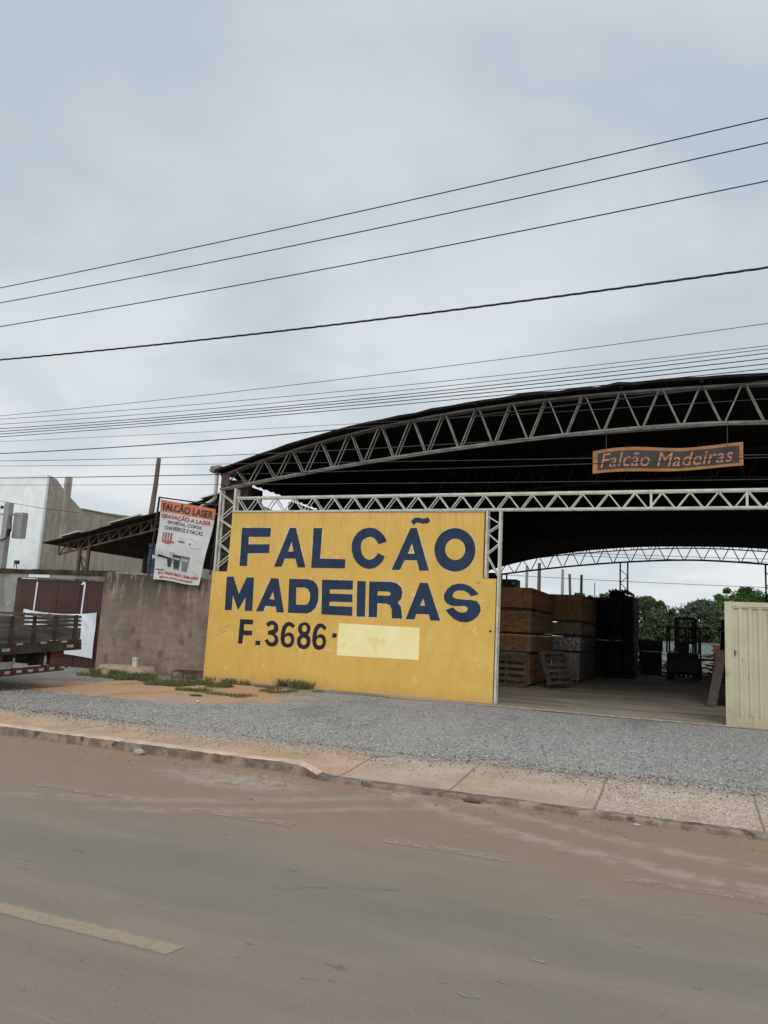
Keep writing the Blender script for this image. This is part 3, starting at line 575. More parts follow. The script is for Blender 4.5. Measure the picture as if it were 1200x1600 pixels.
def curve_mesh(loops_list, y, off=0., thick=0.0):
    cu = bpy.data.curves.new('tmp', 'CURVE'); cu.dimensions = '2D'; cu.fill_mode = 'BOTH'; cu.offset = off; cu.extrude = thick
    for loops in loops_list:
        for lp in loops:
            sp = cu.splines.new('POLY'); sp.points.add(len(lp)-1); sp.use_cyclic_u = True
            for p, (a, b_) in zip(sp.points, lp): p.co = (a, b_, 0, 1)
    o = bpy.data.objects.new('tmp', cu); C.objects.link(o); bpy.context.view_layer.update()
    me = bpy.data.meshes.new_from_object(o.evaluated_get(bpy.context.evaluated_depsgraph_get()))
    bpy.data.objects.remove(o); bpy.data.curves.remove(cu)
    mb = MB(); mb.v = [(v.co.x, y-v.co.z, v.co.y) for v in me.vertices]; mb.f = [tuple(p.vertices)[::-1] for p in me.polygons]; mb.mi = [0]*len(mb.f)
    bpy.data.meshes.remove(me); return mb
mpe = mat_worn('chipped_pale_outline', (.80, .70, .48), .47, .58, 2.2)
rw.part(curve_mesh(LET['B'], YF-.002, .022), 'paint_outline', mpe)
rw.part(curve_mesh(LET['B'], YF-.004), 'name_lettering', M['navy'])
rw.part(curve_mesh(LET['T'], YF-.004), 'phone_lettering', M['black'])
mb = MB(); mb.quad([(-7.68, YF-.004, .98), (-5.64, YF-.004, 1.00), (-5.65, YF-.004, 1.72), (-7.67, YF-.004, 1.73)]); rw.part(mb, 'painted_patch', M['patch'])
mb = MB(); mb.tube([(-4.02, YF-.006, 1.72), (-4.02, YF+.01, 1.72)], .025, 10); mb.tube([(-4.36, YF-.004, 2.77), (-4.36, YF+.01, 2.77)], .014, 8); mb.tube([(-4.30, YF-.004, 2.77), (-4.30, YF+.01, 2.77)], .014, 8)
rw.part(mb, 'hole', M['holem'])
mb = MB()   # small scribble on the left end
for i in range(9):
    a = -10.96+i*.035; mb.bar((a, YF-.003, 1.38+i*.02+.02*nz(i, 3)), (a+.016, YF-.003, 1.385+i*.022+.02*nz(i, 9)), .010, .002)
    mb.bar((a-.05, YF-.003, 1.27+i*.018+.02*nz(i, 5)), (a-.036, YF-.003, 1.275+i*.02+.02*nz(i, 1)), .008, .002)
rw.part(mb, 'scribble', M['holem'])

# ================================================================== SHED
XC, HW = .3, 11.6
def ztop(X): u = min(1, abs((X-XC)/HW)); return 5.38+1.6*(1-u**2.4)
def zlow(X): u = min(1, abs((X-XC)/HW)); return 5.02+1.18*(1-u**1.65)
shed = thing('lumber_shed', 'big open timber shed with an arched dark roof on pale lattice steel', 'shed', (XC, 16.8, .1)); rs = Rel(shed)
# roof sheet
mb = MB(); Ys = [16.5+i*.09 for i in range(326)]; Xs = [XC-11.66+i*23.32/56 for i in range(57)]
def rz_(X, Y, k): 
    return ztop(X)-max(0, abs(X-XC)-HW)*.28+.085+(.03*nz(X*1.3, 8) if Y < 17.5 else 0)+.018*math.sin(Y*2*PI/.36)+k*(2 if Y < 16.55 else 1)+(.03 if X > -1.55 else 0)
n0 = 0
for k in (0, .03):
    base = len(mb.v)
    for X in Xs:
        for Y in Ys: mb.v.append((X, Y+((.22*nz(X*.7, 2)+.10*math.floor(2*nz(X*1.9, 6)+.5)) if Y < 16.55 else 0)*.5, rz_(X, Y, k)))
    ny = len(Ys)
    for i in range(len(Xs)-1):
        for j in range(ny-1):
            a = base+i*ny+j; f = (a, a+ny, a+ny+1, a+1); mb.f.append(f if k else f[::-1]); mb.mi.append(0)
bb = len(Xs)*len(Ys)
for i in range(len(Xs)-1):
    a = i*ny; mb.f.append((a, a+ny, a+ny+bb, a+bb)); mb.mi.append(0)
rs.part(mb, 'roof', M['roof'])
def arch(Y, mt, depth=.16, cs=.05, ws=.032, per=.78, double=True):
    Yf = (Y, Y+depth) if double else (Y,)
    top = MB(); bot = MB(); web = MB(); n = 30
    for yy in Yf:
        pts = [XC-HW+2*HW*i/48 for i in range(49)]
        for a, b_ in zip(pts, pts[1:]):
            top.bar((a-.004, yy, ztop(a)), (b_+.004, yy, ztop(b_)), cs, cs*.999)
            bot.bar((a-.004, yy, zlow(a)), (b_+.004, yy, zlow(b_)), cs, cs*.999)
        n = int(2*HW/per); dx = 2*HW/n
        for i in range(n):
            a = XC-HW+i*dx
            web.bar((a+.03, yy, zlow(a)), (a+dx/2-.04, yy, ztop(a+dx/2)), ws, ws)
            web.bar((a+dx/2+.04, yy, ztop(a+dx/2)), (a+dx-.03, yy, zlow(a+dx)), ws, ws)
    tr = bpy.data.objects.new('arch_truss', None); C.objects.link(tr); tr.parent = shed
    rs.part(top, 'top_chord', mt, tr); rs.part(bot, 'bottom_chord', mt, tr); rs.part(web, 'web', mt, tr)
    return tr
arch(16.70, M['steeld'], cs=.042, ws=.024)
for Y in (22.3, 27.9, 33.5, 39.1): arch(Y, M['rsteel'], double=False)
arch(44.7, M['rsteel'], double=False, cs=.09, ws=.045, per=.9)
# purlins
for i in range(15):
    X = XC-HW+.4+i*(2*HW-.8)/14; mb = MB(); mb.box((X-.03, 16.5, ztop(X)+.035), (X+.03, 44.9, ztop(X)+.095)); rs.part(mb, 'purlin', M['roof'])
# straight lattice beam across the front
bt = bpy.data.objects.new('lattice_beam', None); C.objects.link(bt); bt.parent = shed
c1 = MB(); c2 = MB(); wb = MB()
for yy in (16.71, 16.86):
    c1.box((-10.78, yy-.022, 4.76), (11.9, yy+.022, 4.81)); c2.box((-10.78, yy-.022, 4.404), (11.9, yy+.022, 4.448))
    n = 42; dx = .54
    for i in range(n):
        a = -10.74+i*dx; wb.bar((a, yy, 4.76), (a+dx/2-.03, yy, 4.445), .022, .022); wb.bar((a+dx/2+.03, yy, 4.445), (a+dx, yy, 4.76), .022, .022)
    for a in (-.70, 1.12, 4.2, 7.4): wb.box((a-.02, yy-.018, 4.445), (a+.02, yy+.018, 4.76))
rs.part(c1, 'top_chord', M['steel'], bt); rs.part(c2, 'bottom_chord', M['steel'], bt); rs.part(wb, 'web', M['steel'], bt)
# lattice columns
def column(xa, xb, z0, z1, nodes, mt, yy=16.72, ws=.024, wide=None):
    co = bpy.data.objects.new('lattice_column', None); C.objects.link(co); co.parent = shed
    ch = MB(); wbb = MB()
    for y_ in (yy, yy+.15):
        ch.box((xa-.025, y_-.025, z0), (xa+.025, y_+.025, z1)); ch.box((xb-(wide or .03), y_-.026, z0 if not wide else .12), (xb+(wide or .03), y_+.026, z1))
        side = 0
        for za, zb in zip(nodes, nodes[1:]):
            p, q = ((xa, xb) if side == 0 else (xb, xa)); wbb.bar((p, y_, za), (q, y_, zb), ws, ws); side = 1-side
    rs.part(ch, 'chord', mt, co); rs.part(wbb, 'web', mt, co)
column(-11.27, -10.83, 2.885, 5.03, [4.92, 4.60, 4.24, 3.98, 3.62, 3.34, 3.0], M['steel'])
column(-4.18, -3.885, 2.885, 4.404, [4.28, 4.10, 3.90, 3.66, 3.42, 2.9], M['steel'], wide=.021)
column(4.6, 5.0, .15, 4.404, [.3+.35*i for i in range(12)], M['steel'])
column(11.4, 11.85, .15, 5.03, [.3+.35*i for i in range(13)], M['steel'])
for X in (-3.3, 4.0):   # rear columns
    co = MB()
    for s_ in (-.2, .2): co.box((X+s_-.04, 44.66, .1), (X+s_+.04, 44.74, zlow(X)))
    zq = .3; sd_ = 1
    while zq < zlow(X)-.5: co.bar((X-.2*sd_, 44.7, zq), (X+.2*sd_, 44.7, zq+.38), .04); sd_ = -sd_; zq += .38
    rs.part(co, 'lattice_column', M['rsteel'])
co = MB()
for s_ in (-10.2, -9.9): co.box((s_-.04, 44.66, .1), (s_+.04, 44.74, zlow(s_)))
rs.part(co, 'lattice_column', M['rsteel'])
# side walls
mb = MB(); 
prof = [(16.9, .1), (45, .1), (45, 5.36), (20.6, 5.36), (20.6, 4.85), (18.8, 4.95), (18.8, 5.36), (16.9, 5.36)]
mb.prism([(-11.42, a, b_) for a, b_ in prof], (.14, 0, 0)); rs.part(mb, 'side_wall', M['darkwall'])
mb = MB(); mb.box((11.85, 16.9, .1), (12.0, 45, 5.36)); rs.part(mb, 'side_wall', M['darkwall'])  # unseen right wall, added to block light and darken the interior
mb = MB(); mb.box((-11.26, 16.93, .1), (-10.6, 17.12, 5.30)); rs.part(mb, 'brick_pier', M['darkwall'])
mb = MB(); mb.box((-11.3, 44.95, .1), (-10.25, 45.1, 5.3)); rs.part(mb, 'rear_pier', M['darkwall'])
# gutter box and downpipe on the left corner
mb = MB(); mb.prism([(-11.62, 16.6, 5.50), (-11.58, 16.6, 5.62), (-11.32, 16.6, 5.64), (-11.30, 16.6, 5.50)], (0, .3, 0)); mb.box((-11.60, 16.62, 5.47), (-11.33, 16.88, 5.515)); rs.part(mb, 'gutter_box', M['pvcg'])
mb = MB(); mb.tube([(-11.46, 16.74, 5.5), (-11.46, 16.74, 4.95), (-11.48, 16.78, 4.84), (-11.56, 16.86, 4.78), (-11.72, 16.95, 4.74), (-12.35, 17.3, 4.62)], .05, 12); rs.part(mb, 'downpipe', M['pvc'], smooth=True)
# gusset plate with faded mark
mb = MB(); mb.prism([(-11.30, 16.66, 5.42), (-10.98, 16.66, 5.44), (-11.06, 16.66, 5.10), (-11.2, 16.66, 5.12)], (0, .012, 0)); rs.part(mb, 'gusset_plate', M['rust'])
# ================================================================== HANGING SIGN
def text_mesh(txt, size, off=0., extrude=0., shear=0., spacing=1., width=None, height=None):
    cu = bpy.data.curves.new('tmp', 'FONT'); cu.body = txt; cu.size = size; cu.offset = off; cu.extrude = extrude; cu.shear = shear; cu.space_character = spacing; cu.resolution_u = 3
    o = bpy.data.objects.new('tmp', cu); C.objects.link(o); bpy.context.view_layer.update()
    me = bpy.data.meshes.new_from_object(o.evaluated_get(bpy.context.evaluated_depsgraph_get()))
    v = [tuple(q.co) for q in me.vertices]; f = [tuple(p.vertices) for p in me.polygons]
    bpy.data.objects.remove(o); bpy.data.curves.remove(cu); bpy.data.meshes.remove(me)
    x0 = min(a[0] for a in v); x1 = max(a[0] for a in v); z0 = min(a[1] for a in v); z1 = max(a[1] for a in v)
    sx = (width/(x1-x0)) if width else 1; sz = (height/(z1-z0)) if height else sx
    return [((a-x0)*sx, (b_-z0)*sz, c) for a, b_, c in v], f
sg = thing('hanging_sign', 'carved wooden name board with copper letters hanging under the arch truss', 'sign', (-.4, 16.8, 5.45)); rg = Rel(sg)
def sgp(u, v):  # u along 0..1, v 0..1 up
    xl = -1.90+u*2.97
    zb = 5.205+.075*u+.025*math.sin(u*7.5+.3); zt = 5.70+.07*u+.045*math.sin(u*7.2+.1)*(1-.4*u)+(.02 if u < .6 else 0)*math.sin(u*PI/.6)
    return xl, zb+(zt-zb)*v
def strip(u0, u1, v0, v1, y0, th, n=36):
    m_ = MB(); P_ = [sgp(u0+(u1-u0)*i/n, v0) for i in range(n+1)]+[sgp(u1-(u1-u0)*i/n, v1) for i in range(n+1)]
    for i in range(n):
        a, b_ = sgp(u0+(u1-u0)*i/n, v0), sgp(u0+(u1-u0)*(i+1)/n, v0); c, d_ = sgp(u0+(u1-u0)*(i+1)/n, v1), sgp(u0+(u1-u0)*i/n, v1)
        m_._b([Vector((p[0], yy, p[1])) for yy, p in ((y0+th, a), (y0+th, b_), (y0, b_), (y0, a), (y0+th, d_), (y0+th, c), (y0, c), (y0, d_))])
    return m_
rg.part(strip(0, 1, 0, 1, 16.80, .04), 'board', M['signw'])
rg.part(strip(.035, .975, .13, .86, 16.792, .01), 'panel', M['signd'])
tv, tf = text_mesh('Falcão Madeiras', 1, .0, .0, .25, 1.04, width=2.62, height=.40)
mb = MB()
for a, b_, c in tv:
    u = .055+a/2.97; xx, zz_ = sgp(u, .5); v_ = .20+(b_/.40)*.60; xx, zz_ = sgp(u, v_); mb.v.append((xx, 16.788, zz_))
mb.f = tf; mb.mi = [0]*len(tf); rg.part(mb, 'lettering', M['signl'])
for X in (-1.62, .78):
    mb = MB(); mb.tube([(X, 16.8, 5.70), (X, 16.8, zlow(X))], .008, 6); rg.part(mb, 'hanger', M['wireg'])

# ================================================================== GATE (right)
gt = thing('sliding_gate', 'cream ribbed steel gate standing open at the right of the shed mouth', 'gate', (2.5, 16.4, .14)); rq = Rel(gt)
X0, X1, Z0, Z1 = .66, 4.6, .17, 2.52; yf = 16.36
mb = MB(); mb.box((X0, yf, Z0), (X0+.12, yf+.06, Z1)); mb.box((X1-.12, yf, Z0), (X1, yf+.06, Z1)); mb.box((X0+.12, yf, Z1-.09), (X1-.12, yf+.06, Z1)); mb.box((X0+.12, yf, Z0), (X1-.12, yf+.06, Z0+.13))
o = rq.part(mb, 'frame', M['gate'])
mb = MB(); mb.box((X0+.12, yf+.012, Z0+.13), (X0+.155, yf+.045, Z1-.09)); mb.box((X0+.155, yf+.012, Z1-.12), (X1-.12, yf+.045, Z1-.09)); mb.box((X0+.155, yf+.012, Z0+.13), (X1-.12, yf+.045, Z0+.16)); rq.part(mb, 'inner_frame', M['gate'])
mb = MB(); x_ = X0+.155; pts = []
while x_ < X1-.13:
    pts += [(x_, .045), (x_+.075, .045), (x_+.095, .020), (x_+.150, .020)]; x_ += .17
pts = [p for p in pts if p[0] < X1-.125]
for (a, ya), (b_, yb) in zip(pts, pts[1:]): mb.quad([(a, yf+ya, Z0+.16), (b_, yf+yb, Z0+.16), (b_, yf+yb, Z1-.12), (a, yf+ya, Z1-.12)])
rq.part(mb, 'ribbed_sheet', M['gate'])
mb = MB(); mb.box((X0+.01, yf-.02, 1.12), (X0+.05, yf, 1.24)); mb.tube([(X0+.03, yf-.02, 1.18), (X0+.03, yf-.05, 1.18)], .015, 10); rq.part(mb, 'lock', M['brass'])
rq.part(MB().box((X0+.165, yf+.0, 1.50), (X0+.185, yf+.03, 1.60)), 'latch', M['rust']); rq.part(MB().box((X0-.006, yf+.01, 1.45), (X0+.0, yf+.05, 1.62)), 'latch', M['rust'])
mb = MB(); mb.box((-3.6, 16.34, .16), (5.5, 16.365, .183)); rq.part(mb, 'ground_rail', M['mortar'])

# ================================================================== GREY BOUNDARY WALL, MAROON GATE
bw = thing('boundary_wall', 'stained grey brown block wall between the maroon gate and yellow wall', 'wall', (-13.2, 16.95, .1)); rb = Rel(bw)
mb = MB(); top = []
N = 40
for i in range(N+1):
    X = -14.98+3.6*i/N; top.append((X, 16.95, 2.80-.11*i/N+.018*nz(X*5, 1)+.012*nz(X*14, 2)))
mb.prism([(-14.98, 16.95, .05)]+[(-11.38, 16.95, .05)]+top[::-1], (0, .15, 0)); rb.part(mb, 'wall_body', M['block'])
mb = MB()
for i in range(26):
    X = -14.9+i*.135; mb.box((X, 17.0, 2.78-.11*i/26), (X+.12, 17.08, 2.81-.11*i/26+.03*rnd.random()))
rb.part(mb, 'mortar_lumps', M['mortar'])
cp = thing('gate_lintel', 'dark stained concrete lintel running above the maroon gate', 'lintel', (-17, 17.2, 2.6)); rc = Rel(cp)
mb = MB(); mb.box((-24, 17.22, 2.60), (-15.02, 17.4, 2.72)); rc.part(mb, 'concrete_band', M['capc'])
mb = MB(); n = 44
for i in range(n):
    X = -24+9.0*i/n; h = .05+.05*abs(nz(X*3, 5)); mb.box((X, 17.18, 2.722), (X+9/n+.0, 17.42, 2.74+h+.05))
rc.part(mb, 'dark_coping', M['darkwall'])
mb = MB(); mb.box((-18.0, 17.205, 2.615), (-17.2, 17.219, 2.70)); rc.part(mb, 'white_paint_mark', M['cloth'])
pw = tag(MB().box((-24, 17.2, .05), (-18.42, 17.36, 2.598)).build('plastered_wall', M['poster']), 'grey plaster wall with torn white posters left of the maroon gate', 'wall')
mg = thing('metal_gate', 'dark maroon sheet steel gate in the grey wall behind the truck', 'gate', (-16.7, 17.2, .1)); rm = Rel(mg)
mb = MB()
for a, b_ in ((-18.38, -17.62), (-17.60, -16.84), (-16.82, -16.02), (-15.98, -15.16)):
    mb.box((a, 17.20, 1.52), (b_, 17.235, 2.50)); mb.box((a, 17.20, .18), (b_, 17.235, 1.49))
rm.part(mb, 'sheet_panel', M['maroon'])
mb = MB(); mb.box((-18.4, 17.215, .14), (-18.38, 17.27, 2.56)); mb.box((-15.16, 17.18, .12), (-15.05, 17.28, 2.58)); mb.box((-18.38, 17.19, 2.50), (-15.16, 17.27, 2.56)); mb.box((-18.38, 17.21, 1.47), (-15.16, 17.26, 1.54))
for a in (-17.61, -16.83, -16.0): mb.box((a-.03, 17.21, .14), (a+.03, 17.26, 2.5))
rm.part(mb, 'frame', M['maroond'])
for a in (-17.66, -15.9):
    mb = MB(); mb.prism([(a, 17.185, 1.50), (a+.045, 17.185, 1.50), (a+.075, 17.185, 2.46), (a+.02, 17.185, 2.50)], (0, .008, 0)); mb.prism([(a-.1, 17.18, 2.44), (a+.08, 17.18, 2.46), (a+.06, 17.18, 2.52), (a-.02, 17.18, 2.53)], (0, .006, 0)) if a > -16 else None
    rm.part(mb, 'white_strap', M['cloth'])
for a in (-16.62, -16.52): rm.part(MB().box((a, 17.19, 1.56), (a+.055, 17.2, 1.59)), 'rivet_plate', M['cloth'])
mb = MB(); g = []; nu, nv = 30, 12
for i in range(nu+1):
    u = i/nu; r_ = []
    for j in range(nv+1):
        v = j/nv; X = -17.95+2.67*u-.02*math.sin(v*3); zt = 1.69-.09*math.sin(PI*u)**.8; zb = .46+.06*math.sin(PI*u)-.03*u
        Y = 17.14+.035*math.sin(u*17+v*6)*(v**1.5)*.9+.02*math.sin(u*40)*v
        r_.append((X, Y, zb+(zt-zb)*v))
    g.append(r_)
for p, q in zip(g, g[1:]):
    for j in range(nv): mb.quad([p[j], q[j], q[j+1], p[j+1]])
tag(mb.build('cloth_sheet', M['cloth'], smooth=True), 'plain white cloth banner tied across the maroon gate behind the truck', 'banner')

# ================================================================== BANNER WITH FRAME
bn = thing('laser_banner', 'tilted weathered vinyl banner advertising laser engraving with an orange heading', 'banner', (-12.5, 16.85, 2.6)); rn_ = Rel(bn)
TL, TR, BL, BR = (-13.20, 4.79), (-11.44, 4.51), (-13.24, 2.64), (-11.76, 2.52)
def bp_(u, v, d_=0.):
    X = (TL[0]*(1-u)+TR[0]*u)*v+(BL[0]*(1-u)+BR[0]*u)*(1-v); Z = (TL[1]*(1-u)+TR[1]*u)*v+(BL[1]*(1-u)+BR[1]*u)*(1-v)
    Y = 16.80+.025*math.sin(u*5+v*4)+.02*math.sin(v*9+1)
    k = math.exp(-((u-.10)**2/.02+(v-.36)**2/.006)); Y -= .05*k
    Z += .02*math.sin(u*6)*(1-v)
    return (X, Y-d_, Z)
def bgrid(u0, u1, v0, v1, d_, n=24, m_=24):
    mb = MB(); g = [[bp_(u0+(u1-u0)*i/n, v0+(v1-v0)*j/m_, d_) for j in range(m_+1)] for i in range(n+1)]
    for p, q in zip(g, g[1:]):
        for j in range(m_): mb.quad([p[j], q[j], q[j+1], p[j+1]])
    return mb
rn_.part(bgrid(0, 1, 0, 1, 0), 'vinyl_sheet', M['bsheet'], smooth=True)
rn_.part(bgrid(0, 1, .855, 1, .005, 24, 5), 'orange_heading', M['borange'], smooth=True)
def btext(txt, u0, u1, v0, v1, mat, off=.02, name='lettering'):
    tv, tf = text_mesh(txt, 1, off, 0, width=1, height=1); mb = MB()
    mb.v = [bp_(u0+(u1-u0)*a, v0+(v1-v0)*b_, .010) for a, b_, c in tv]; mb.f = tf; mb.mi = [0]*len(tf)
    rn_.part(mb, name, mat)
    m2 = MB(); m2.v = [(a+.006*(1 if v1-v0 < .1 else 2), b_-.002, c) for a, b_, c in mb.v]; m2.f = tf; m2.mi = [0]*len(tf); rn_.part(m2, name, mat)
btext('FALCÃO LASER', .05, .96, .872, .985, M['dgrey'], .022)
btext('GRAVAÇÃO A LASER', .03, .95, .765, .84, M['red'], .018)
btext('EM METAL, COPOS', .17, .80, .705, .752, M['dgrey'], .0)
btext('CHAVEIROS E FACAS.', .12, .86, .635, .685, M['dgrey'], .0)
btext('CONTATOS:', .02, .20, .118, .135, M['dgrey'], .02)
btext('(61) 99203-9833 | 3686-6506', .08, .95, .062, .108, M['red'], .018)
btext('@FALCAOLASER2025', .12, .85, .018, .05, M['red'], .018)
def bpoly(pts, mat, name, d_=.008):
    mb = MB(); mb.quad([bp_(u, v, d_) for u, v in pts]); rn_.part(mb, name, mat)
for u, v, wt, wb_, h in ((.235, .17, .05, .035, .0), ):
    pass
def cup(u, v, w1, w2, h, mat, rim):
    bpoly([(u-w2, v), (u+w2, v), (u+w1, v+h), (u-w1, v+h)], mat, 'cup_print'); bpoly([(u-w1*.7, v+h*.72), (u+w1*.7, v+h*.72), (u+w1*.75, v+h*.86), (u-w1*.75, v+h*.86)], M['lgrey'], 'cup_label', .011)
    bpoly([(u-w1*1.06, v+h), (u+w1*1.06, v+h), (u+w1*1.04, v+h+.012), (u-w1*1.04, v+h+.012)], M['dgrey'], 'cup_rim', .012)
    bpoly([(u-w2*.7, v+h*.02), (u+w2*.7, v+h*.02), (u+w2*.72, v+h*.09), (u-w2*.72, v+h*.09)], M['mgrey'], 'cup_base_print', .012)
cup(.46, .155, .085, .055, .17, M['dgrey'], 0); cup(.64, .15, .085, .055, .175, M['mgrey'], 0)
bpoly([(.27, .17), (.33, .17), (.37, .28), (.10, .315), (.02, .29), (.25, .27)], M['dgrey'], 'cup_print')
bpoly([(.30, .25), (.39, .25), (.40, .36), (.29, .36)], M['lgrey'], 'cup_print')
for k in range(4):
    u = .10+k*.055; bpoly([(u, .50), (u+.035, .50), (u+.035, .60), (u, .60)], M['red'] if k % 2 else M['mgrey'], 'crate_print')
bpoly([(.10, .475), (.36, .475), (.355, .497), (.10, .497)], M['red'], 'crate_print'); bpoly([(.16, .455), (.28, .455), (.28, .473), (.16, .473)], M['mgrey'], 'crate_print')
bpoly([(.44, .50), (.57, .50), (.57, .525), (.44, .525)], M['mgrey'], 'knife_print'); bpoly([(.65, .49), (.69, .49), (.69, .515), (.65, .515)], M['mgrey'], 'keyring_print')
for u0_, v0_, u1_, v1_ in ((.44, .55, .60, .555), (.63, .57, .8, .54), (.70, .45, .9, .46), (.80, .38, .82, .6)): bpoly([(u0_, v0_), (u1_, v1_), (u1_, v1_+.008), (u0_, v0_+.008)], M['lgrey'], 'line_print')
mb = MB(); mb.bar((-13.36, 16.88, 4.87), (-11.36, 16.92, 4.62), .035); mb.bar((-13.34, 16.88, 4.87), (-13.46, 16.90, 2.75), .04); rn_.part(mb, 'frame', M['blackmetal'])
mb = MB(); mb.bar((-11.40, 16.9, 4.60), (-11.52, 16.9, 2.8), .03); mb.bar((-13.42, 16.9, 3.6), (-11.5, 16.9, 3.55), .02); rn_.part(mb, 'frame', M['blackmetal'])

# ================================================================== LEFT LEAN-TO
lt = thing('lean_to_shed', 'low rusty lean-to roof on a lattice truss behind the grey wall', 'shed', (-15.5, 18.5, .1)); rl = Rel(lt)
def lz(X): return 3.72+(X+18.5)*(5.05-3.72)/5.93
tp = MB(); bt_ = MB(); wb = MB(); n = 15
xa, xb = -18.25, -12.5
tp.bar((xa, 18.5, lz(xa)-.06), (xb, 18.5, lz(xb)-.06), .05); bt_.bar((xa, 18.5, lz(xa)-.36), (xb, 18.5, lz(xb)-.40), .05)
for i in range(n):
    a = xa+(xb-xa)*i/n; b_ = xa+(xb-xa)*(i+1)/n
    wb.bar((a, 18.5, lz(a)-.36), (a, 18.5, lz(a)-.06), .03); wb.bar((a, 18.5, lz(a)-.36), (b_, 18.5, lz(b_)-.07), .028)
rl.part(tp, 'top_chord', M['rust']); rl.part(bt_, 'bottom_chord', M['rust']); rl.part(wb, 'web', M['rust'])
mb = MB(); N = 90; Yl = [18.2, 24, 31]
for k in (0, .025):
    base = len(mb.v)
    for i in range(N+1):
        X = -18.62+6.25*i/N
        for Y in Yl: mb.v.append((X, Y+(.12*nz(X*1.1, 3) if Y == 18.2 else 0), lz(X)+.03+.016*math.sin(i*1.6)*0+k+.02*nz(X*2, Y)))
    for i in range(N):
        for j in range(2):
            a = base+i*3+j; f = (a, a+3, a+4, a+1); mb.f.append(f if k else f[::-1]); mb.mi.append(0)
bb = (N+1)*3
for i in range(N): mb.f.append((i*3, i*3+3, i*3+3+bb, i*3+bb)); mb.mi.append(0)
rl.part(mb, 'roof_sheet', M['rroof'])
for a, b_ in ((-16.1, -15.0), (-17.9, -17.2), (-12.9, -12.2)): rl.part(MB().prism([(a, 18.12, lz(a)+.075), (b_, 18.12, lz(b_)+.075), (b_, 18.12, lz(b_)+.12), (a, 18.12, lz(a)+.10)], (0, .9, 0)), 'loose_sheet', M['pvc'])
mb = MB()
for a in (-17.40, -17.06): mb.box((a-.04, 18.46, .1), (a+.04, 18.54, lz(a)-.38))
for k in range(9):
    z0_ = .4+k*.34; mb.bar((-17.40 if k % 2 else -17.06, 18.5, z0_), (-17.06 if k % 2 else -17.40, 18.5, z0_+.34), .03)
rl.part(mb, 'lattice_post', M['rust'])
mb = MB(); mb.bar((-17.5, 18.6, 3.5), (-17.4, 18.9, 2.5), .04); mb.bar((-16.86, 18.55, 3.3), (-16.95, 18.6, 2.6), .03); rl.part(mb, 'brace', M['pole'])
mb = MB(); mb.box((-18.3, 31.0, .1), (-11.45, 31.15, 5.0)); rl.part(mb, 'back_wall', M['darkwall'])
tk = thing('blue_drum', 'blue plastic drum with white lettering standing behind the banner', 'drum', (-14.335, 18.3, .1)); rk = Rel(tk)
mb = MB(); mb.tube([(-14.33, 18.4, 2.55), (-14.33, 18.4, 2.62), (-14.33, 18.4, 3.1), (-14.33, 18.4, 3.12), (-14.33, 18.4, 3.35), (-14.33, 18.4, 3.37), (-14.33, 18.4, 3.60), (-14.33, 18.4, 3.64)], [.30, .32, .32, .335, .335, .32, .32, .28], 24)
rk.part(mb, 'drum_body', M['bluetank'])
mb = MB(); mb.tube([(-14.33, 18.4, 3.64), (-14.33, 18.4, 3.74)], .34, 24); rk.part(mb, 'lid', M['bluetank'])
tv, tf = text_mesh('MG ET', 1, .03, 0, width=.5, height=.13); mb = MB()
for a, b_, c in tv:
    th = R(-62)+(a-.25)/.34; mb.v.append((-14.33-.338*math.cos(th)*0+.342*math.sin(th+R(62)-R(0)+.75), 18.4-.342*math.cos(th+R(62)+.75), 3.30+b_))
mb.f = tf; mb.mi = [0]*len(tf); rk.part(mb, 'lettering', M['whitel'])
mb = MB(); 
for dx in (-.25, .25):
    for dy in (-.25, .25): mb.box((-14.33+dx-.03, 18.4+dy-.03, .1), (-14.33+dx+.03, 18.4+dy+.03, 2.5))
mb.box((-14.68, 18.05, 2.5), (-13.98, 18.75, 2.548)); rk.part(mb, 'stand', M['rust'])

# ================================================================== WHITE BUILDING
wbld = thing('white_building', 'white plastered building with a bare grey side wall on the far left', 'building', (-27, 24, .1)); rwb = Rel(wbld)
mb = MB(); mb.prism([(-36, 21.8, .05), (-22.52, 21.8, .05), (-22.52, 21.8, 6.74), (-36, 21.8, 6.60)], (0, .18, 0)); rwb.part(mb, 'front_wall', M['white'])
sp = [(21.985, .05), (36, .05), (36, 6.0), (27.5, 5.98), (23.75, 5.74), (23.2, 6.05), (22.62, 6.42), (22.3, 6.68), (21.985, 6.74)]
mb = MB(); mb.prism([(-22.5, a, b_) for a, b_ in sp][::-1], (-.18, 0, 0)); rwb.part(mb, 'side_wall', M['conc'])
mb = MB(); mb.prism([(-22.46, a, b_) for a, b_ in ((23.75, 5.742), (36, 6.02), (36, 6.06), (23.75, 5.79))], (-.26, 0, 0)); rwb.part(mb, 'coping', M['pole'])
mb = MB(); mb.box((-22.53, 22.72, 3.0), (-22.38, 22.98, 6.86)); rwb.part(mb, 'pilaster', M['conc'])
mb = MB(); mb.box((-36, 22.1, 5.6), (-22.7, 36, 5.7)); rwb.part(mb, 'roof', M['rroof'])
mb = MB(); mb.box((-22.52, 21.77, .1), (-22.44, 21.86, 6.75)); rwb.part(mb, 'corner_trim', M['white'])
mp = thing('meter_pole', 'short grey concrete pole with meter cabinet and looping cable before the white building', 'utility pole', (-21.8, 19.6, .1)); rp = Rel(mp)
mb = MB(); mb.box((-21.88, 19.5, .1), (-21.66, 19.7, 5.28)); rp.part(mb, 'pole', M['pole'])
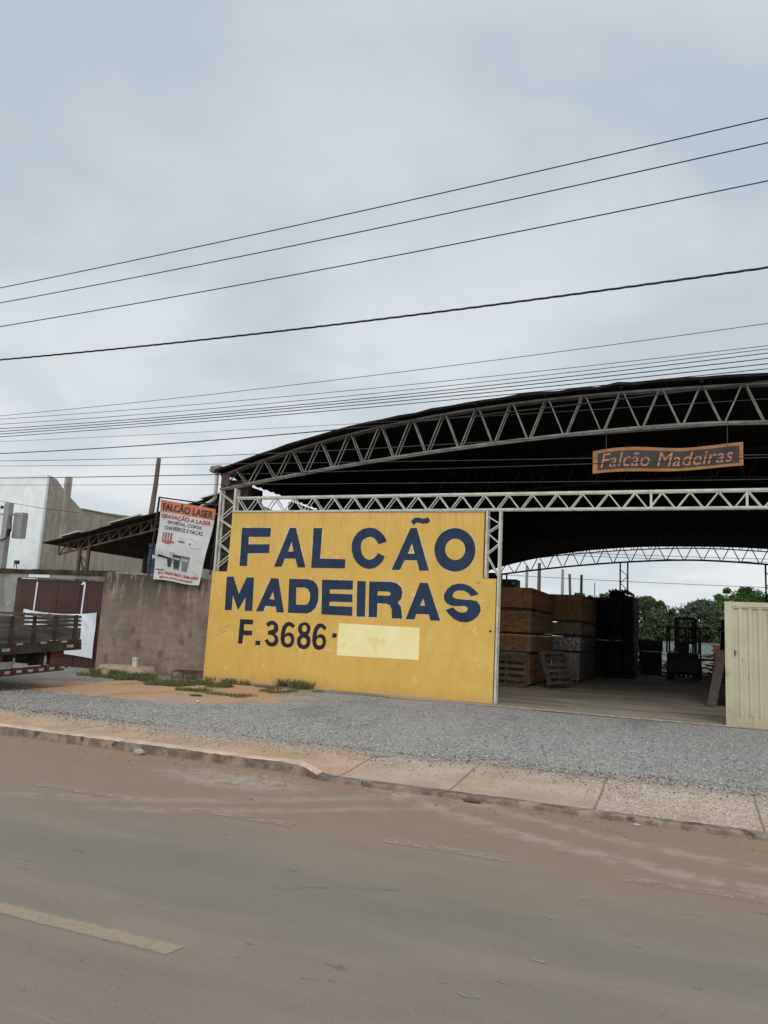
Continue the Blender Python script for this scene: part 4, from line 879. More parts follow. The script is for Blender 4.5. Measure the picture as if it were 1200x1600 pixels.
mb = MB(); mb.box((-21.62, 19.72, 4.08), (-21.22, 19.95, 4.96)); mb.box((-22.6, 19.7, 4.86), (-21.66, 19.76, 4.93)); mb.box((-21.66, 19.7, 4.86), (-21.3, 19.72, 4.9)); rp.part(mb, 'cabinet', M['pole'])
mb = MB(); mb.box((-22.9, 19.55, 4.12), (-21.93, 19.75, 4.84)); rp.part(mb, 'white_box', M['white'])
mb = MB(); mb.tube([(-21.6, 19.5, 4.8), (-21.48, 19.48, 4.7), (-21.42, 19.47, 4.5), (-21.40, 19.47, 4.3), (-21.5, 19.46, 4.1), (-21.7, 19.45, 3.98), (-21.95, 19.45, 4.0), (-22.1, 19.45, 4.1)], .022, 6)
mb.tube([(-22.3, 19.45, 5.2), (-22.1, 19.45, 5.15), (-22.02, 19.45, 5.0), (-22.05, 19.45, 4.6), (-22.2, 19.45, 4.3)], .02, 6)
mb.box((-21.52, 19.4, 4.1), (-21.44, 19.48, 4.36)); mb.box((-22.0, 19.45, 5.06), (-21.9, 19.5, 5.16)); mb.tube([(-22.9, 19.5, 5.45), (-21.0, 20.2, 5.2), (-20.6, 21.7, 5.25)], .008, 5)
rp.part(mb, 'cable', M['wire'])
mb = MB(); mb.tube([(-22.0, 19.45, 4.0), (-22.05, 19.45, 2.7)], .045, 8); rp.part(mb, 'conduit', M['pvcg'])
fl = thing('floodlight', 'small dark floodlight on the foot of the white wall above the lintel', 'lamp', (-20.5, 18.9, 2.8)); rf_ = Rel(fl)
mb = MB(); mb.box((-20.42, 18.85, 3.12), (-20.26, 18.93, 3.24)); rf_.part(mb, 'head', M['blackmetal'])
mb = MB(); mb.bar((-20.34, 18.9, 2.6), (-20.34, 18.9, 3.13), .02); mb.bar((-20.46, 18.88, 3.02), (-20.34, 18.88, 3.2), .02); rf_.part(mb, 'bracket', M['blackmetal'])
# timber pole
mb = MB(); mb.tube([(-17.72, 22.0, .1), (-17.70, 22.0, 3.0), (-17.68, 22.0, 5.1), (-17.60, 22.0, 6.3), (-17.57, 22.0, 7.27)], [.13, .12, .10, .085, .075], 9)
tag(mb.build('timber_pole', M['woodp']), 'tall rough timber pole leaning slightly, behind the lean-to and banner', 'pole')

# ================================================================== MOUND, PIPE, GRATE, LITTER
cs_ = thing('concrete_mound', 'low lumpy mortar mound in the grass before the grey wall', 'mound', (-13.3, 16.3, .12)); rcs = Rel(cs_)
mb = MB(); n = 28; m_ = 8; 
for j in range(m_+1):
    w_ = j/m_
    for i in range(n):
        a = 2*PI*i/n; rr = 1-.28*w_**2 if j < m_ else .0
        if j == m_: rr = .02
        se = lambda c: math.copysign(abs(c)**.6, c)
        X = -13.35+.78*rr*se(math.cos(a))*(1+.06*nz(i*.5, j)); Y = 16.25+.5*rr*se(math.sin(a)); Z = .08+.30*min(1, w_*1.35)+.02*nz(X*4, Y*4)
        mb.v.append((X, Y, Z))
for j in range(m_):
    for i in range(n): a = j*n+i; b_ = j*n+(i+1) % n; mb.f.append((a, b_, b_+n, a+n)); mb.mi.append(0)
rcs.part(mb, 'mortar_body', M['mound'], smooth=True)
vp = thing('vent_pipe', 'short white plastic pipe sticking up from the mortar mound', 'pipe', (-13.0, 16.2, .3)); rv = Rel(vp)
mb = MB(); mb.tube([(-13.06, 16.2, .34), (-13.06, 16.2, .56)], .065, 16); rv.part(mb, 'pipe', M['pvc'])
mb = MB(); mb.tube([(-13.06, 16.2, .56), (-13.06, 16.2, .61)], .08, 16); rv.part(mb, 'collar', M['pvc'])
gr = thing('rusty_grate', 'small rusty steel grate lying against the foot of grey wall', 'grate', (-11.85, 16.8, .15)); rgr = Rel(gr)
mb = MB()
for a, b_ in (((-12.2, 16.6, .32), (-11.46, 16.6, .34)), ((-12.2, 16.88, .34), (-11.46, 16.88, .35)), ((-12.2, 16.6, .16), (-11.46, 16.6, .17)), ((-12.2, 16.6, .14), (-12.2, 16.6, .33)), ((-11.46, 16.6, .14), (-11.46, 16.6, .34)), ((-12.2, 16.6, .32), (-12.2, 16.88, .34))): mb.bar(a, b_, .018)
rgr.part(mb, 'frame', M['rust'])
mb = MB()
for i in range(12): X = -12.14+i*.06; mb.bar((X, 16.6, .325), (X, 16.88, .345), .012); 
for i in range(5): X = -11.85+i*.07; mb.bar((X, 16.6, .16), (X+.03*rnd.random(), 16.6, .33), .02)
rgr.part(mb, 'bars', M['rust'])
def lump(name, loc, r, mat, label, cat):
    mb = MB(); n = 10; m_ = 6
    for j in range(m_+1):
        for i in range(n):
            a = 2*PI*i/n; b_ = PI*j/m_; k = 1+.35*nz(math.cos(a)*2+loc[0]*7, math.sin(a)*2, j)
            mb.v.append((loc[0]+r[0]*k*math.sin(b_)*math.cos(a), loc[1]+r[1]*k*math.sin(b_)*math.sin(a), loc[2]+r[2]*math.cos(b_)*k))
    for j in range(m_):
        for i in range(n): a = j*n+i; b_ = j*n+(i+1) % n; mb.f.append((a+n, b_+n, b_, a)); mb.mi.append(0)
    tag(mb.build(name, mat), label, cat)
lump('broken_concrete', (-6.18, 7.90, .03), (.085, .05, .04), M['pole'], 'fist sized lump of grey concrete lying against the kerb face', 'rubble')
lump('litter', (-8.35, 12.2, .165), (.05, .035, .022), M['refw'], 'crumpled white scrap lying on the gravel', 'litter')
lump('crushed_cup', (-.45, 7.70, .010), (.04, .018, .012), M['refw'], 'flattened white scrap in the gutter before the dropped kerb', 'litter')
lump('dark_debris', (-2.0, 7.74, .018), (.10, .025, .02), M['rust'], 'dark strip of debris lying in the gutter by the dropped kerb', 'litter')

# ================================================================== OVERHEAD WIRES
def wire(pts3, Y, r, mat, label, twist=False):
    (xa, za), (xb, zb), (xc, zc) = pts3
    def z(X):
        return za*(X-xb)*(X-xc)/((xa-xb)*(xa-xc))+zb*(X-xa)*(X-xc)/((xb-xa)*(xb-xc))+zc*(X-xa)*(X-xb)/((xc-xa)*(xc-xb))
    X0_, X1_ = -24, 14
    mb = MB()
    if twist:
        n = 420
        for s_ in range(3):
            P_ = []
            for i in range(n+1):
                X = X0_+(X1_-X0_)*i/n; a = X*2*PI/.75+s_*2*PI/3; P_.append((X, Y+.010*math.cos(a), z(X)+.010*math.sin(a)))
            mb.tube(P_, r, 5)
    else:
        mb.tube([(X0_+(X1_-X0_)*i/40, Y, z(X0_+(X1_-X0_)*i/40)) for i in range(41)], r, 6)
    tag(mb.build('overhead_wire', mat, smooth=True), label, 'wire', 'overhead wires along the street')
W_ = M['wire']; WG = M['wireg']
wire([(-12.64, 7.93), (-4.48, 8.33), (1.05, 8.69)], 10.5, .0085, W_, 'highest of the overhead wires crossing the open sky')
wire([(-12.58, 7.61), (-4.46, 7.97), (1.04, 8.33)], 10.5, .0085, W_, 'second overhead wire down from the top, in the open sky')
wire([(-12.50, 7.11), (-4.43, 7.44), (1.03, 7.78)], 10.5, .0085, W_, 'third overhead wire down from the top, above the twisted cable')
wire([(-12.38, 6.42), (-4.37, 6.42), (1.00, 6.56)], 10.5, .0085, W_, 'thick twisted black cable alone below the three top wires', True)
wire([(-11.03, 4.94), (-3.91, 5.15), (.89, 5.40)], 9.5, .004, W_, 'thin lone wire just above the dense bundle of cables')
ws_ = [((-11.02, 4.88), (-3.90, 4.96), (.89, 5.13), .0045, 'topmost cable of the dense bundle above the shed roof'),
 ((-11.0, 4.79), (-3.89, 4.885), (.89, 5.09), .005, 'second cable from the top of the dense bundle'),
 ((-10.98, 4.71), (-3.89, 4.825), (.89, 5.04), .0065, 'third cable from the top of the dense bundle'),
 ((-10.98, 4.66), (-3.89, 4.785), (.88, 4.975), .007, 'middle cable of the dense bundle, nearly touching the next'),
 ((-10.97, 4.615), (-3.88, 4.74), (.88, 4.91), .007, 'second lowest cable of the dense bundle'),
 ((-10.96, 4.565), (-3.88, 4.69), (.88, 4.85), .0065, 'lowest cable of the dense bundle above the shed roof'),
 ((-10.95, 4.48), (-3.87, 4.46), (.87, 4.49), .0035, 'faint thin wire just beneath the dense bundle of cables'),
 ((-10.91, 4.27), (-7.0, 4.31), (-4.25, 4.40), .009, 'thicker dark cable that meets the left shoulder of the arched roof')]
for a, b_, c, r_, lb in ws_: wire([a, b_, c], 9.5, r_*.85, W_ if r_ > .004 else WG, lb)
def sc_(z): return H+(z-H)*13/9.5
for a, b_, c, r_, lb in [((-10.89, 4.14), (-5.86, 4.08), (-2.42, 4.12), .006, 'wire crossing the arch truss just above its left corner'),
 ((-10.87, 4.05), (-6.51, 3.95), (-3.84, 3.90), .005, 'wire at the height of the gutter box on the shed corner'),
 ((-10.84, 3.84), (-6.49, 3.79), (-3.83, 3.78), .008, 'wire passing just over the top edge of white building'),
 ((-10.82, 3.72), (-6.48, 3.64), (-3.82, 3.60), .005, 'lowest overhead wire, crossing the white building wall')]:
    k = 13/9.5; wire([(p[0]*k, sc_(p[1])) for p in (a, b_, c)], 13, r_*1.1, WG if r_ < .007 else W_, lb)

# ================================================================== LUMBER IN THE SHED
def bundle(x0, x1, y0, y1, z0, z1, nx, nz_, mat, label, cat='lumber stack', wrap=False, group='bundles of sawn lumber inside the shed'):
    root = thing('lumber_bundle', label, cat, ((x0+x1)/2, (y0+y1)/2, z0), 0, group); rr = Rel(root)
    mb = MB(); dx = (x1-x0)/nx; dz = (z1-z0-.07)/nz_
    for i in range(nx):
        for j in range(nz_):
            j1, j2 = rnd.uniform(0, .05), rnd.uniform(0, .05)
            mb.box((x0+i*dx+.002, y0+j1, z0+.07+j*dz+.002), (x0+(i+1)*dx-.002, y1-j2, z0+.07+(j+1)*dz-.001))
    rr.part(mb, 'planks', mat)
    for k in range(4):
        Y = y0+.15+(y1-y0-.4)*k/3; rr.part(MB().box((x0+.02, Y, z0), (x1-.02, Y+.08, z0+.068)), 'bearer', M['pallet'])
    if wrap:
        mb = MB(); N_ = 40; lo, hi = z0+.06, z1+.012
        for i in range(16):
            for j in range(10):
                xa = x0-.01+(x1-x0+.02)*i/16; xb = x0-.01+(x1-x0+.02)*(i+1)/16; za = lo+(hi-lo)*j/10; zb = lo+(hi-lo)*(j+1)/10
                f = lambda X, Z: (X, y0-.012-.012*abs(nz(X*9, Z*14)), Z)
                mb.quad([f(xa, za), f(xb, za), f(xb, zb), f(xa, zb)])
        for i in range(30):
            for j in range(10):
                ya = y0-.01+(y1-y0)*i/30; yb = y0-.01+(y1-y0)*(i+1)/30; za = lo+(hi-lo)*j/10; zb = lo+(hi-lo)*(j+1)/10
                f = lambda Y, Z: (x1+.012+.012*abs(nz(Y*9, Z*14)), Y, Z)
                mb.quad([f(ya, za), f(yb, za), f(yb, zb), f(ya, zb)])
        rr.part(mb, 'shrink_wrap', M['film'])
Lm, L2, Ld = M['lumber'], M['lumber2'], M['lumberd']
bundle(-6.9, -4.36, 23.0, 27.0, .19, 1.12, 16, 10, Lm, 'orange lumber bundle at the bottom of the front left stack')
bundle(-6.9, -4.33, 23.05, 27.0, 1.14, 1.68, 14, 6, Lm, 'second bundle from the floor in the front left lumber stack')
bundle(-6.9, -4.34, 23.0, 27.1, 1.70, 2.40, 15, 8, Lm, 'third bundle from the floor in the front left lumber stack')
bundle(-6.9, -4.31, 22.95, 27.1, 2.42, 3.09, 9, 3, Lm, 'topmost bundle of the front left lumber stack, wide planks')
bundle(-4.42, -3.50, 27.6, 32.2, .19, 1.16, 7, 12, L2, 'pale plastic wrapped bundle at the bottom of second lumber stack', wrap=True)
bundle(-4.50, -3.47, 27.6, 32.2, 1.19, 1.70, 7, 7, L2, 'plastic wrapped bundle second from floor in second lumber stack', wrap=True)
bundle(-4.52, -3.46, 27.6, 32.3, 1.74, 2.20, 8, 6, L2, 'pale unwrapped bundle third from floor in second lumber stack')
bundle(-4.56, -3.45, 27.6, 32.4, 2.23, 3.18, 22, 3, Lm, 'topmost bundle of second lumber stack with narrow upright planks')
# dark board rack behind
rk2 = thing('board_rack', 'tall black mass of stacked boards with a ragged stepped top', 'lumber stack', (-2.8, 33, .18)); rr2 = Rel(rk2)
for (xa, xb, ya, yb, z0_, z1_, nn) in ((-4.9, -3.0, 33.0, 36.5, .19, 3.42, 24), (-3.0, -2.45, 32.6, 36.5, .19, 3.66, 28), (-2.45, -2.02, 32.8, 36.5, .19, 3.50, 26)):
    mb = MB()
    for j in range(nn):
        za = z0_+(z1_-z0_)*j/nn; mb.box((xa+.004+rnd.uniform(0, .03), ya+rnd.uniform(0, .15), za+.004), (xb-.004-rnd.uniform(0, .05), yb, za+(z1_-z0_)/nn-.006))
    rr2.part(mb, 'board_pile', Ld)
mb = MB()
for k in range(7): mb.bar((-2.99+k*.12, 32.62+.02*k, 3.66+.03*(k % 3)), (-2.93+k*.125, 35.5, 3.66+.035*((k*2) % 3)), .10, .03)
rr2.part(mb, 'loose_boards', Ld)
# pallets
def pallet(label, name='wooden_pallet'):
    root = thing(name, label, 'pallet', (0, 0, 0), 0, 'wooden pallets by the lumber stacks')
    mb = MB()
    for i in range(6): x_ = -.5+i*.18; mb.box((x_, -.6, .118), (x_+.10, .6, .138))
    mb.build('deck_boards', M['pallet'], root)
    mb = MB()
    for y_ in (-.6, -.05, .5): mb.box((-.5, y_, .022), (.5, y_+.1, .116))
    mb.build('stringers', M['pallet'], root)
    mb = MB()
    for x_ in (-.5, -.05, .4): mb.box((x_, -.6, 0), (x_+.1, .6, .02))
    mb.build('base_boards', M['pallet'], root)
    return root
p1 = pallet('upright wooden pallet leaning against the wrapped lumber bundle')
p1.rotation_euler = (Matrix.Rotation(R(66), 3, 'Z')@Matrix.Rotation(R(72), 3, 'X')@Matrix.Rotation(R(90), 3, 'Z')).to_euler(); p1.location = (-3.72, 23.6, .74)
p2 = copy_tree(p1); p2['label'] = 'wooden pallet standing on edge just inside the yellow wall before the front lumber stack'; p2.location = (-4.95, 22.75, .68); p2.rotation_euler = (Matrix.Rotation(R(86), 3, 'X')@Matrix.Rotation(R(90), 3, 'Z')).to_euler()
# black crate on stack
ct = thing('plastic_crate', 'small dark crate standing on top of the front left lumber stack', 'crate', (-5.05, 23.3, 3.1)); rct = Rel(ct)
mb = MB()
mb.box((-5.35, 23.1, 3.10), (-4.82, 23.7, 3.13))
for a in ((-5.35, 23.1, -5.32, 23.7), (-4.85, 23.1, -4.82, 23.7), (-5.32, 23.1, -4.85, 23.13), (-5.32, 23.67, -4.85, 23.7)): mb.box((a[0], a[1], 3.13), (a[2], a[3], 3.34))
rct.part(mb, 'crate_body', M['fork'])
mb = MB(); mb.box((-4.95, 23.085, 3.18), (-4.87, 23.1, 3.28)); rct.part(mb, 'sticker', M['mgrey'])
# boards leaning beside the gate
def slab(name, a, b_, w_, t_, mat, label, cat, ref=(1, 0, 0)):
    mb = MB(); mb.bar(a, b_, t_, w_, ref); return tag(mb.build(name, mat), label, cat)
slab('leaning_plank', (.52, 21.0, .18), (.82, 22.0, 1.55), .22, .05, M['pallet'], 'pale plank leaning just left of the cream gate', 'plank')
pl = thing('scrap_pile', 'dark heap of scrap boards and boxes behind the cream gate edge', 'scrap pile', (1.2, 22.3, .18)); rpl = Rel(pl)
mb = MB(); mb.box((.80, 22.1, .19), (2.6, 23.6, 1.1)); mb.box((.9, 22.3, 1.11), (2.3, 23.4, 1.5)); mb.box((.74, 21.6, .19), (1.2, 22.08, .72)); rpl.part(mb, 'boxes', M['lumberd'])
mb = MB()
for k in range(7): mb.bar((.72+k*.1, 21.5+.05*k, .19), (.92+k*.13, 22.2, 1.35+.1*rnd.random()), .03, .12)
rpl.part(mb, 'boards', M['lumberd'])

# ================================================================== FORKLIFT
def forklift(label, loc, rz):
    f = thing('forklift', label, 'forklift', (0, 0, 0), 0, 'forklifts parked at the back of the shed'); fm = M['fork']
    mb = MB(); mb.prism([(-.58, -1.25, .32), (-.58, -1.25, .95), (-.50, -1.18, 1.12), (-.50, -.62, 1.15), (-.58, -.62, .3)], (0, 0, 0)) if 0 else None
    prof = [(-1.28, .34), (-1.32, .80), (-1.18, 1.10), (-.62, 1.16), (-.62, .26), (-1.1, .26)]
    mb.prism([(-.60, a, b_) for a, b_ in prof], (1.20, 0, 0)); mb.build('counterweight', fm, f)
    mb = MB(); mb.box((-.52, -.615, .26), (.52, .75, .62)); mb.box((-.40, -.615, .622), (.40, .05, .98)); mb.box((-.50, .60, .622), (.50, .74, 1.12)); mb.build('chassis', fm, f)
    mb = MB(); mb.box((-.24, -.5, .982), (.24, -.02, 1.10)); mb.box((-.22, -.60, 1.10), (.22, -.50, 1.50)); mb.build('seat', M['tyre'], f)
    mb = MB(); mb.tube([(.02, .55, 1.1), (.02, .30, 1.32)], .02, 6)
    for k in range(12): a = 2*PI*k/12; b_ = 2*PI*(k+1)/12; mb.bar((.02+.17*math.cos(a), .30+.10*math.sin(a), 1.33+.13*math.sin(a)), (.02+.17*math.cos(b_), .30+.10*math.sin(b_), 1.33+.13*math.sin(b_)), .025)
    mb.build('steering_wheel', M['tyre'], f)
    mb = MB()
    for s_ in (-.62, .62):
        mb.bar((s_, -.95, 1.12), (s_, -.80, 2.14), .07); mb.bar((s_, .68, .62), (s_, .30, 2.14), .07); mb.bar((s_, -.85, 2.16), (s_, .42, 2.16), .07, .08)
    for k in range(7): Y = -.82+k*.19; mb.box((-.60, Y, 2.13), (.60, Y+.04, 2.19))
    mb.bar((-.98, -.82, 2.17), (.98, -.82, 2.17), .05); mb.build('overhead_guard', fm, f)
    for s_ in (-.95, .95): mb = MB(); mb.tube([(s_, -.92, 2.17), (s_, -.80, 2.17)], .075, 10); mb.build('work_lamp', M['fork'], f)
    ma = bpy.data.objects.new('mast', None); C.objects.link(ma); ma.parent = f
    mb = MB()
    for s_ in (-.40, .40): mb.box((s_-.06, 1.12, .12), (s_+.06, 1.26, 2.62)); mb.box((s_*.72-.04, 1.13, .15), (s_*.72+.04, 1.25, 2.50))
    mb.box((-.40, 1.14, 2.56), (.40, 1.24, 2.66)); mb.box((-.34, 1.14, 1.5), (.34, 1.24, 1.58)); mb.build('mast_rails', fm, ma)
    mb = MB(); mb.tube([(0, 1.16, .2), (0, 1.16, 2.2)], .05, 8); mb.tube([(.12, 1.16, .2), (.12, 1.16, 2.45)], .02, 6); mb.build('lift_cylinder', fm, ma)
    mb = MB(); mb.box((-.52, 1.28, .30), (.52, 1.33, .42)); mb.box((-.52, 1.28, .75), (.52, 1.33, .86)); 
    for s_ in (-.5, -.2, .2, .5): mb.box((s_-.02, 1.28, .2), (s_+.02, 1.33, 1.3))
    mb.build('carriage', fm, ma)
    for s_ in (-.30, .30): mb = MB(); mb.box((s_-.06, 1.34, .10), (s_+.06, 1.39, .8)); mb.box((s_-.06, 1.39, .08), (s_+.06, 2.45, .13)); mb.build('fork', fm, ma)
    for s_, Y, r_ in ((-.55, .72, .32), (.55, .72, .32), (-.52, -.78, .25), (.52, -.78, .25)):
        wh = MB(); wh.tube([(s_-.11, Y, r_), (s_-.09, Y, r_), (s_+.09, Y, r_), (s_+.11, Y, r_)], [r_*.88, r_, r_, r_*.88], 20); o_ = wh.build('wheel', M['tyre'], f)
        rm_ = MB(); rm_.tube([(s_-.118, Y, r_), (s_+.118, Y, r_)], r_*.5, 14); rm_.build('rim', M['fork'], o_)
    f.location = loc; f.rotation_euler = (0, 0, rz); return f
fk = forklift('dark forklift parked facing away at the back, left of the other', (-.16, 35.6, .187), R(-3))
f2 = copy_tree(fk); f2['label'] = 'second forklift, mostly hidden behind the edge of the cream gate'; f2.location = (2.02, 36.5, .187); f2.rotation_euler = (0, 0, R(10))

def heap(label, cx, cy, w_, d_, h_, n, mats):
    root = thing('timber_heap', label, 'timber heap', (cx, cy, .18), 0, 'heaps of offcut timber at the back of the shed'); rr = Rel(root)
    for k in range(n):
        a = rnd.uniform(-.7, .7)+(PI/2 if rnd.random() < .3 else 0); L_ = rnd.uniform(.5, 1.3); q = rnd.random()
        X = cx+rnd.uniform(-.5, .5)*w_*(1-q*.6); Y = cy+rnd.uniform(-.5, .5)*d_*(1-q*.6); Z = .22+h_*q
        t_ = rnd.uniform(-.25, .25)
        rr.part(MB().bar((X-L_/2*math.cos(a), Y-L_/2*math.sin(a), max(.21, Z-t_*L_/2)), (X+L_/2*math.cos(a), Y+L_/2*math.sin(a), max(.21, Z+t_*L_/2)), .12, .035, (0, 0, 1)), 'board', M[rnd.choice(mats)])
heap('tangled heap of offcuts between the black stack and the blue cabinet', -2.75, 36.9, 1.1, 1.2, .75, 40, ['lumberd', 'lumberd', 'pallet', 'pole'])
heap('low heap of pale offcuts just right of the forklift', 1.25, 37.6, 1.0, 1.4, .6, 34, ['lumberd', 'pallet', 'pole', 'lumberd'])
heap('wide heap of broken boards behind the forklift', -.4, 42.5, 2.8, 1.2, .8, 50, ['lumberd', 'pallet', 'pole', 'lumber2'])

# machinery and clutter at the back
cb = thing('control_cabinet', 'dark blue panel cabinet standing left of the forklift', 'cabinet', (-1.75, 38.5, .18)); rcb = Rel(cb)
mb = MB(); mb.box((-2.15, 38.4, .19), (-1.15, 39.0, 1.25)); rcb.part(mb, 'base', M['fork'])
mb = MB(); mb.box((-2.2, 38.5, 1.26), (-1.1, 38.62, 1.78)); rcb.part(mb, 'panel', M['bluetank'])
mb = MB(); mb.box((-2.13, 38.49, 1.30), (-1.17, 38.499, 1.74)); rcb.part(mb, 'screen', M['fork'])
for i, (x_, y_, w_, d_, h_, lb) in enumerate([(-3.0, 38.0, .8, 1.1, .95, 'low dark saw bench with timber on it at the foot of the black stack'), (-2.6, 41.0, .9, 1.0, 1.25, 'saw bench with a heap of offcuts between black stack and cabinet'), (.9, 40.5, .9, 1.2, .85, 'low bench heaped with pale offcuts right of the forklift'), (2.0, 42.5, 1.0, 1.2, 1.0, 'bench with boards behind the second forklift')]):
    b0 = thing('work_bench', lb, 'bench', (x_, y_, .18), 0, 'work benches at the back of the shed'); rb0 = Rel(b0)
    mb = MB(); mb.box((x_-w_/2, y_-d_/2, .18+h_-.08), (x_+w_/2, y_+d_/2, .18+h_)); mb.box((x_-w_/2+.03, y_-d_/2+.05, .55), (x_+w_/2-.03, y_+d_/2-.05, .60)); rb0.part(mb, 'bench_top', M['fork'])
    for sx in (-1, 1):
        for sy in (-1, 1): mb = MB(); mb.box((x_+sx*(w_/2-.05)-.035, y_+sy*(d_/2-.06)-.035, .18), (x_+sx*(w_/2-.05)+.035, y_+sy*(d_/2-.06)+.035, .18+h_-.082)); rb0.part(mb, 'leg', M['fork'])
    o_ = MB()
    for k in range(9): o_.bar((x_-w_/2+rnd.random()*w_*.6, y_-d_/2+rnd.random()*d_, .18+h_+.03+.02*k), (x_+w_/2-rnd.random()*w_*.5, y_-d_/2+rnd.random()*d_, .20+h_+.03+.022*k), .10, .02, (0, 0, 1))
    op = o_.build('offcuts', M['pole'] if i % 2 == 0 else M['lumberd']); tag(op, ['short pale offcuts lying on the saw bench by the black stack', 'dark offcuts heaped on the bench beside the blue cabinet', 'pale offcuts heaped on the bench right of the forklift', 'dark boards lying on the bench behind second forklift'][i], 'offcuts')
for i, (x_, y_, lb) in enumerate([(-.75, 38.2, 'flat pallet on the floor just behind the forklift, left one'), (.55, 37.9, 'flat pallet on the floor just behind the forklift, right one')]):
    p_ = copy_tree(p1); p_.location = (x_, y_, .187); p_.rotation_euler = (0, 0, R(90)); p_['label'] = lb; p_.scale = (1, 1, 1)

# ================================================================== BEHIND THE SHED
fwl = thing('far_wall', 'low pale painted boundary wall far behind the shed', 'wall', (-1, 58, .1)); rfw = Rel(fwl)
mb = MB(); mb.box((-14, 58, .05), (9.8, 58.2, 1.78)); rfw.part(mb, 'wall_body', M['farw'])
mb = MB(); mb.box((-14, 57.96, 1.782), (9.8, 58.24, 1.83)); rfw.part(mb, 'coping', M['pole'])
bs = thing('brick_stack', 'long low stack of red bricks seen between the two forklifts', 'brick stack', (2.6, 50, .1)); rbs = Rel(bs)
mb = MB()
for i in range(22):
    for j in range(13):
        X = 1.3+i*.2+(.1 if j % 2 else 0); mb.box((X, 50+rnd.uniform(0, .02), .10+j*.125), (X+.19, 50.9, .10+j*.125+.118))
rbs.part(mb, 'bricks', M['brick'])
for x_, y_, zt, lean, r_, lb, m_ in [(-9.75, 50, 6.2, 0, .09, 'timber post by the right edge of yellow wall, leftmost beyond the shed', 'pole'), (-8.95, 50, 6.4, 0, .11, 'thick timber post second from the left beyond the shed', 'woodp'),
    (-7.75, 52, 6.2, 0, .085, 'straight post third from left beyond the shed, beside a leaning one', 'pole'), (-7.3, 52, 5.9, .25, .085, 'slightly leaning post beyond the shed, above the second lumber stack', 'woodp'),
    (-6.9, 55, 6.1, 0, .09, 'dark upright post beyond the shed, above bright leaves', 'rsteel'), (-6.0, 55, 5.6, 0, .035, 'very thin pole beyond the shed, left of the black stack', 'pole')]:
    mb = MB(); mb.tube([(x_+lean, y_, .05), (x_, y_, zt)], [r_*1.15, r_], 8); tag(mb.build('fence_post', M[m_]), lb, 'post', 'posts standing beyond the shed')
for i, (z_, sg_, lb) in enumerate([(7.35, .25, 'upper wire strung far beyond the shed'), (7.15, .25, 'middle wire strung far beyond the shed, close under the upper'), (5.55, .3, 'lowest wire strung far beyond the shed above the trees')]):
    mb = MB(); mb.tube([(-40+i2*3, 54, z_+((i2*3-44)/44)**2*1.2-.015*(i2*3-40)) for i2 in range(30)], .018, 5); tag(mb.build('far_wire', M['wireg']), lb, 'wire', 'wires beyond the shed')
def tree(label, cx, cy, rx, rz_h, zc, leaf, n, ls, dome=False, trunk=.16, spiky=.0, bare=.0):
    root = thing('bushy_tree', label, 'tree', (cx, cy, .1), 0, 'trees beyond the shed'); rr = Rel(root)
    mb = MB(); mb.tube([(cx, cy, .05), (cx+.1, cy, zc*.35), (cx-.05, cy, zc*.8), (cx, cy, zc+rz_h*.5)], [trunk, trunk*.8, trunk*.55, .03], 8)
    limbs = []
    for k in range(9):
        a = rnd.random()*2*PI; b_ = rnd.uniform(.3, 1.2); L_ = rnd.uniform(.55, .95)
        e = Vector((cx+rx*L_*math.cos(a)*math.cos(b_*.7), cy+rx*L_*math.sin(a)*math.cos(b_*.7), zc+rz_h*L_*math.sin(b_)*(.9+spiky)))
        s0 = Vector((cx, cy, zc*.45+.1*k)); mid = (s0+e)/2+Vector((0, 0, .3)); mb.tube([s0, mid, e], [trunk*.4, trunk*.25, .02], 5); limbs.append(e)
    rr.part(mb, 'trunk', M['bark'])
    cl = []
    for k in range(60 if not dome else 60):
        a = rnd.random()*2*PI; u = rnd.uniform(-.35, 1); q = math.sqrt(max(0, 1-u*u))*rnd.uniform(.6, 1.0)
        up_ = 1+(spiky*rnd.random() if u > .3 else 0)
        cl.append((cx+rx*q*math.cos(a)*.95, cy+rx*q*math.sin(a)*.9, zc+rz_h*u*.85*up_, rnd.uniform(.16, .34)*rx*(1.1 if dome else 1.0)))
    for k in range(30): cl.append((cx+rnd.uniform(-.8, .8)*rx, cy+rnd.uniform(-.6, .6)*rx, rnd.uniform(.4, zc), .32*rx))
    for k in range(26):
        a = rnd.random()*2*PI; q = rnd.uniform(0, .9); cl.append((cx+rx*q*math.cos(a), cy+rx*q*math.sin(a), zc+rz_h*math.sqrt(1-q*q)*rnd.uniform(.85, 1.08), .09*rx))
    mb = MB()
    for _ in range(n):
        c = rnd.choice(cl); a = rnd.random()*2*PI; u = rnd.uniform(-1, 1); q = math.sqrt(1-u*u); rr_ = c[3]*rnd.random()**.4
        P_ = Vector((c[0]+rr_*q*math.cos(a), c[1]+rr_*q*math.sin(a), max(.15, c[2]+rr_*u*.8)))
        d1 = Vector((rnd.gauss(0, 1), rnd.gauss(0, 1), rnd.gauss(.2, .7))).normalized(); d2 = d1.cross(Vector((rnd.gauss(0, 1), rnd.gauss(0, 1), rnd.gauss(0, 1)))).normalized()
        l_ = ls*rnd.uniform(.6, 1.3); w_ = l_*.42
        mb.quad([P_-d1*l_, P_+d2*w_, P_+d1*l_, P_-d2*w_])
    rr.part(mb, 'crown', M[leaf])
tree('dark feathery tree beyond the shed, just right of the black stack', -3.0, 60, 2.5, 2.2, 2.6, 'leaf1', 20000, .11, spiky=.15)
tree('grey green sprawling tree behind the forklift mast', .9, 62, 2.5, 2.2, 2.5, 'leaf3', 20000, .11, spiky=.15)
